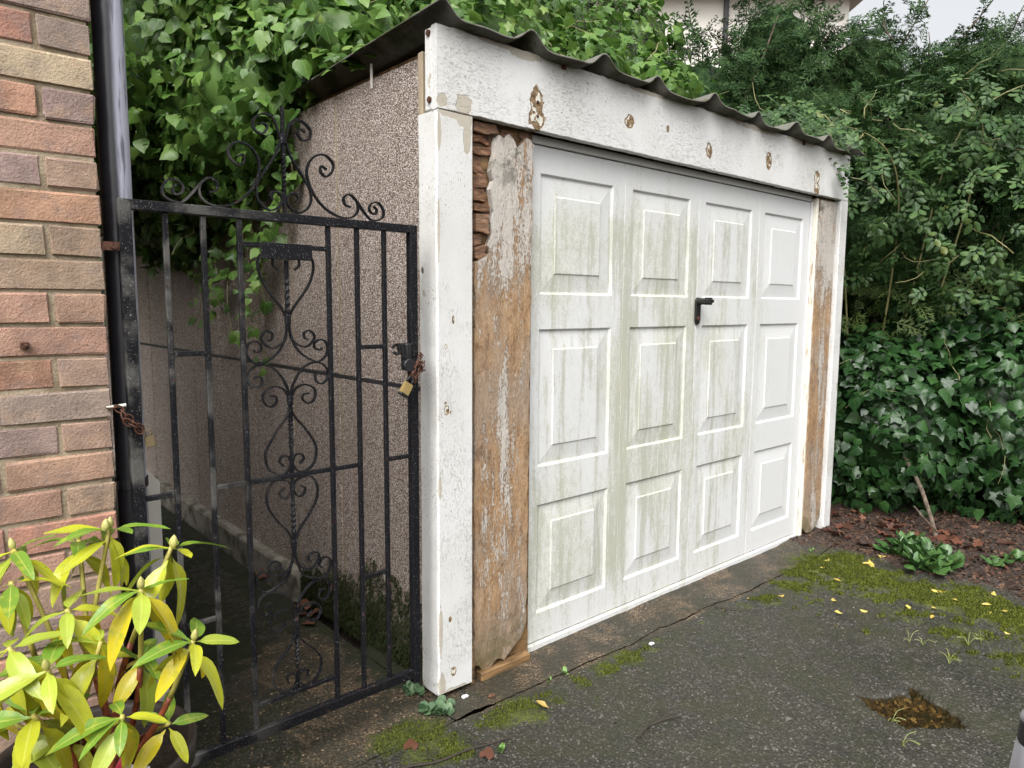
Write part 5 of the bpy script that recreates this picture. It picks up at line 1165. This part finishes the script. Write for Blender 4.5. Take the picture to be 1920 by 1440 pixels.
# loose chips
for (x, y, lab, mt) in ((.883, -.223, 'small white paint chip on the mossy tarmac before the door', 'white_card'), (.079, -.039, 'small white paint chip at the foot of the corner post', 'white_card'), (.149, -.10, 'small pink stone chip in front of the orange board', 'rot')):
    b = MB(); b.prism([(-.012, 0), (.010, 0), (.013, .005), (-.004, .009), (-.013, .006)], -.006, .006); o = b.mesh('paint_chip', MAT[mt], bevel=.001)
    tag(link('paint_chip', o, None, (x, y, gz(x, y)+.004)), lab, 'chip')
# moss tufts (uncountable)
def tufts(name, n, xr_, yr_, thr, mat, h, label, seed, onwall=False):
    q = np.random.default_rng(seed); x = q.uniform(*xr_, n); y = q.uniform(*yr_, n); mo, bw, sl_, ho_, du = ground_attr(x, y)
    d_ = mo+.35*wob(x*16, y*16, 55)+.2*wob(x*45, y*45, 56); k = d_ > thr; x, y = x[k], y[k]; n = len(x); z = ground_z(x, y)
    a = q.uniform(0, 6.28, n); w = h*.34; hh = h*q.uniform(.5, 1.3, n)
    V = np.zeros((n, 4, 3)); 
    for j, s_ in enumerate((-1, 1)): V[:, j] = np.stack([x+s_*w*np.cos(a), y+s_*w*np.sin(a), z-.001], 1)
    le = q.normal(size=(n, 2))*h*.45
    V[:, 2] = np.stack([x+le[:, 0]+w*.4*np.cos(a), y+le[:, 1]+w*.4*np.sin(a), z+hh], 1); V[:, 3] = np.stack([x+le[:, 0]-w*.4*np.cos(a), y+le[:, 1]-w*.4*np.sin(a), z+hh], 1)
    F = np.arange(n*4).reshape(n, 4); o = link(name, fast_mesh(name, V.reshape(-1, 3), F, mat, np.zeros((n*4, 2)), smooth=False)); tag(o, label, 'moss', kind='stuff')
tufts('moss', 90000, (1.6, 2.7), (-1.5, -.12), .60, MAT['moss'], .008, 'bright yellow green moss along the right edge of the tarmac', 71)
tufts('moss', 30000, (-.4, 1.0), (-.36, -.02), .62, MAT['moss'], .006, 'green moss patches on the ground before the left board and gate', 72)
# dark moss creeping up the side wall foot
q = np.random.default_rng(91); n = 5200; y = q.uniform(.12, 1.2, n); zt = .13*np.exp(-((y-.35)/.5)**2)+.09+.05*wob(y*9, y*0, 5)+.05*wob(y*31, y*0, 6); z = q.random(n)**1.8*np.maximum(zt, .03)*1.5; x = .032-q.random(n)*.010; a = q.uniform(0, 6.28, n)
V = np.zeros((n, 4, 3)); w = .005
V[:, 0] = np.stack([x, y-w, z], 1); V[:, 1] = np.stack([x, y+w, z], 1); V[:, 2] = np.stack([x-.007, y+w*.3+q.normal(size=n)*.005, z-.009+q.normal(size=n)*.007], 1); V[:, 3] = V[:, 2]+np.array([0, -.004, .003])
tag(link('moss', fast_mesh('moss', V.reshape(-1, 3), np.arange(n*4).reshape(n, 4), MAT['moss_d'], np.zeros((n*4, 2)), smooth=False)), 'dark moss creeping up the foot of the pebbledash side wall', 'moss', kind='stuff')

# loose grit pressed into the tarmac and the apron (uncountable)
def grit(name, n, xr_, yfun, size, mat, label, seed):
    q = np.random.default_rng(seed); x = q.uniform(*xr_, n); y = yfun(x, q.random(n))
    mo, bw, sl_, ho_, du = ground_attr(x, y); k = (ho_ < .2) & (mo < .6) & (wob(x*2.3, y*2.3, 88)+.8*q.normal(size=n) > -.35); x, y = x[k], y[k]; n = len(x); z = ground_z(x, y)
    B = np.array([(1, 0, 0), (0, 1, 0), (-1, 0, 0), (0, -1, 0), (0, 0, .55), (0, 0, -.5)], float); Fb = np.array([(0, 1, 4), (1, 2, 4), (2, 3, 4), (3, 0, 4), (1, 0, 5), (2, 1, 5), (3, 2, 5), (0, 3, 5)])
    sc = size*np.exp(.35*q.normal(size=n)); a = q.uniform(0, 6.28, n); el = q.uniform(.6, 1.3, n)
    Xa = np.stack([np.cos(a)*el, np.sin(a)*el, 0*a], 1); Ya = np.stack([-np.sin(a), np.cos(a), 0*a], 1); Za = np.tile([0, 0, 1.0], (n, 1))
    Bv = B[None]+.18*q.normal(size=(n, 6, 3)); P = np.stack([x, y, z+sc*.08], 1)
    V = P[:, None]+sc[:, None, None]*(Bv[..., 0:1]*Xa[:, None]+Bv[..., 1:2]*Ya[:, None]+Bv[..., 2:3]*Za[:, None])
    F = (Fb[None]+(np.arange(n)*6)[:, None, None]).reshape(-1, 3)
    tag(link(name, fast_mesh(name, V.reshape(-1, 3), F, mat, np.zeros((n*6, 2)), smooth=False)), label, 'grit', kind='stuff')
MAT['grit'] = leaf_mat('grey_grit', [(.1, (.018, .017, .014)), (.55, (.045, .042, .036)), (.85, (.10, .093, .082)), (.97, (.20, .185, .17))], .6, None, 0, spec=.4)
MAT['grit_b'] = leaf_mat('tan_grit', [(.1, (.035, .025, .017)), (.55, (.12, .085, .05)), (.9, (.30, .22, .14))], .7, None, 0, spec=.3)
grit('tarmac_grit', 30000, (-.9, 2.6), lambda x, u: -1.6+(crack(x)-.012+1.6)*u, .0031, MAT['grit'], 'pale grit and small stones bedded in the tarmac', 101)
grit('apron_grit', 9000, (-.02, 2.7), lambda x, u: crack(x)+.01+(.05-crack(x))*u, .0028, MAT['grit_b'], 'tan grit on the concrete strip under the door', 102)
grit('path_grit', 12000, (-.93, -.05), lambda x, u: crack(x)+.01+(1.6-crack(x))*u**1.4, .0028, MAT['grit_b'], 'tan grit on the path under and behind the gate', 103)
# crumbs of leaf litter and bark over the soil bed (uncountable)
q = np.random.default_rng(131); n = 9000; x = q.uniform(2.45, 4.4, n); y = q.uniform(-1.9, .3, n); k = ground_attr(x, y)[2] > .55; x, y = x[k], y[k]; n = len(x)
z = ground_z(x, y)+.003; a = q.uniform(0, 6.28, n); L = q.uniform(.004, .016, n); w = L*q.uniform(.2, .6, n); ti = q.normal(size=n)*.4
ux, uy = np.cos(a), np.sin(a); V = np.zeros((n, 4, 3))
for j, (p_, s_) in enumerate(((-1, -1), (1, -1), (1, 1), (-1, 1))): V[:, j] = np.stack([x+p_*L*ux-s_*w*uy, y+p_*L*uy+s_*w*ux, z+p_*L*ti+.002*s_], 1)
MAT['litter'] = leaf_mat('leaf_litter', [(.1, (.02, .012, .009)), (.6, (.07, .035, .022)), (.92, (.15, .09, .055))], .75, None, 0, spec=.25)
tag(link('leaf_litter', fast_mesh('leaf_litter', V.reshape(-1, 3), np.arange(n*4).reshape(n, 4), MAT['litter'], np.zeros((n*4, 2)), smooth=False)), 'brown crumbs of leaf litter over the soil bed on the right', 'litter', kind='stuff')
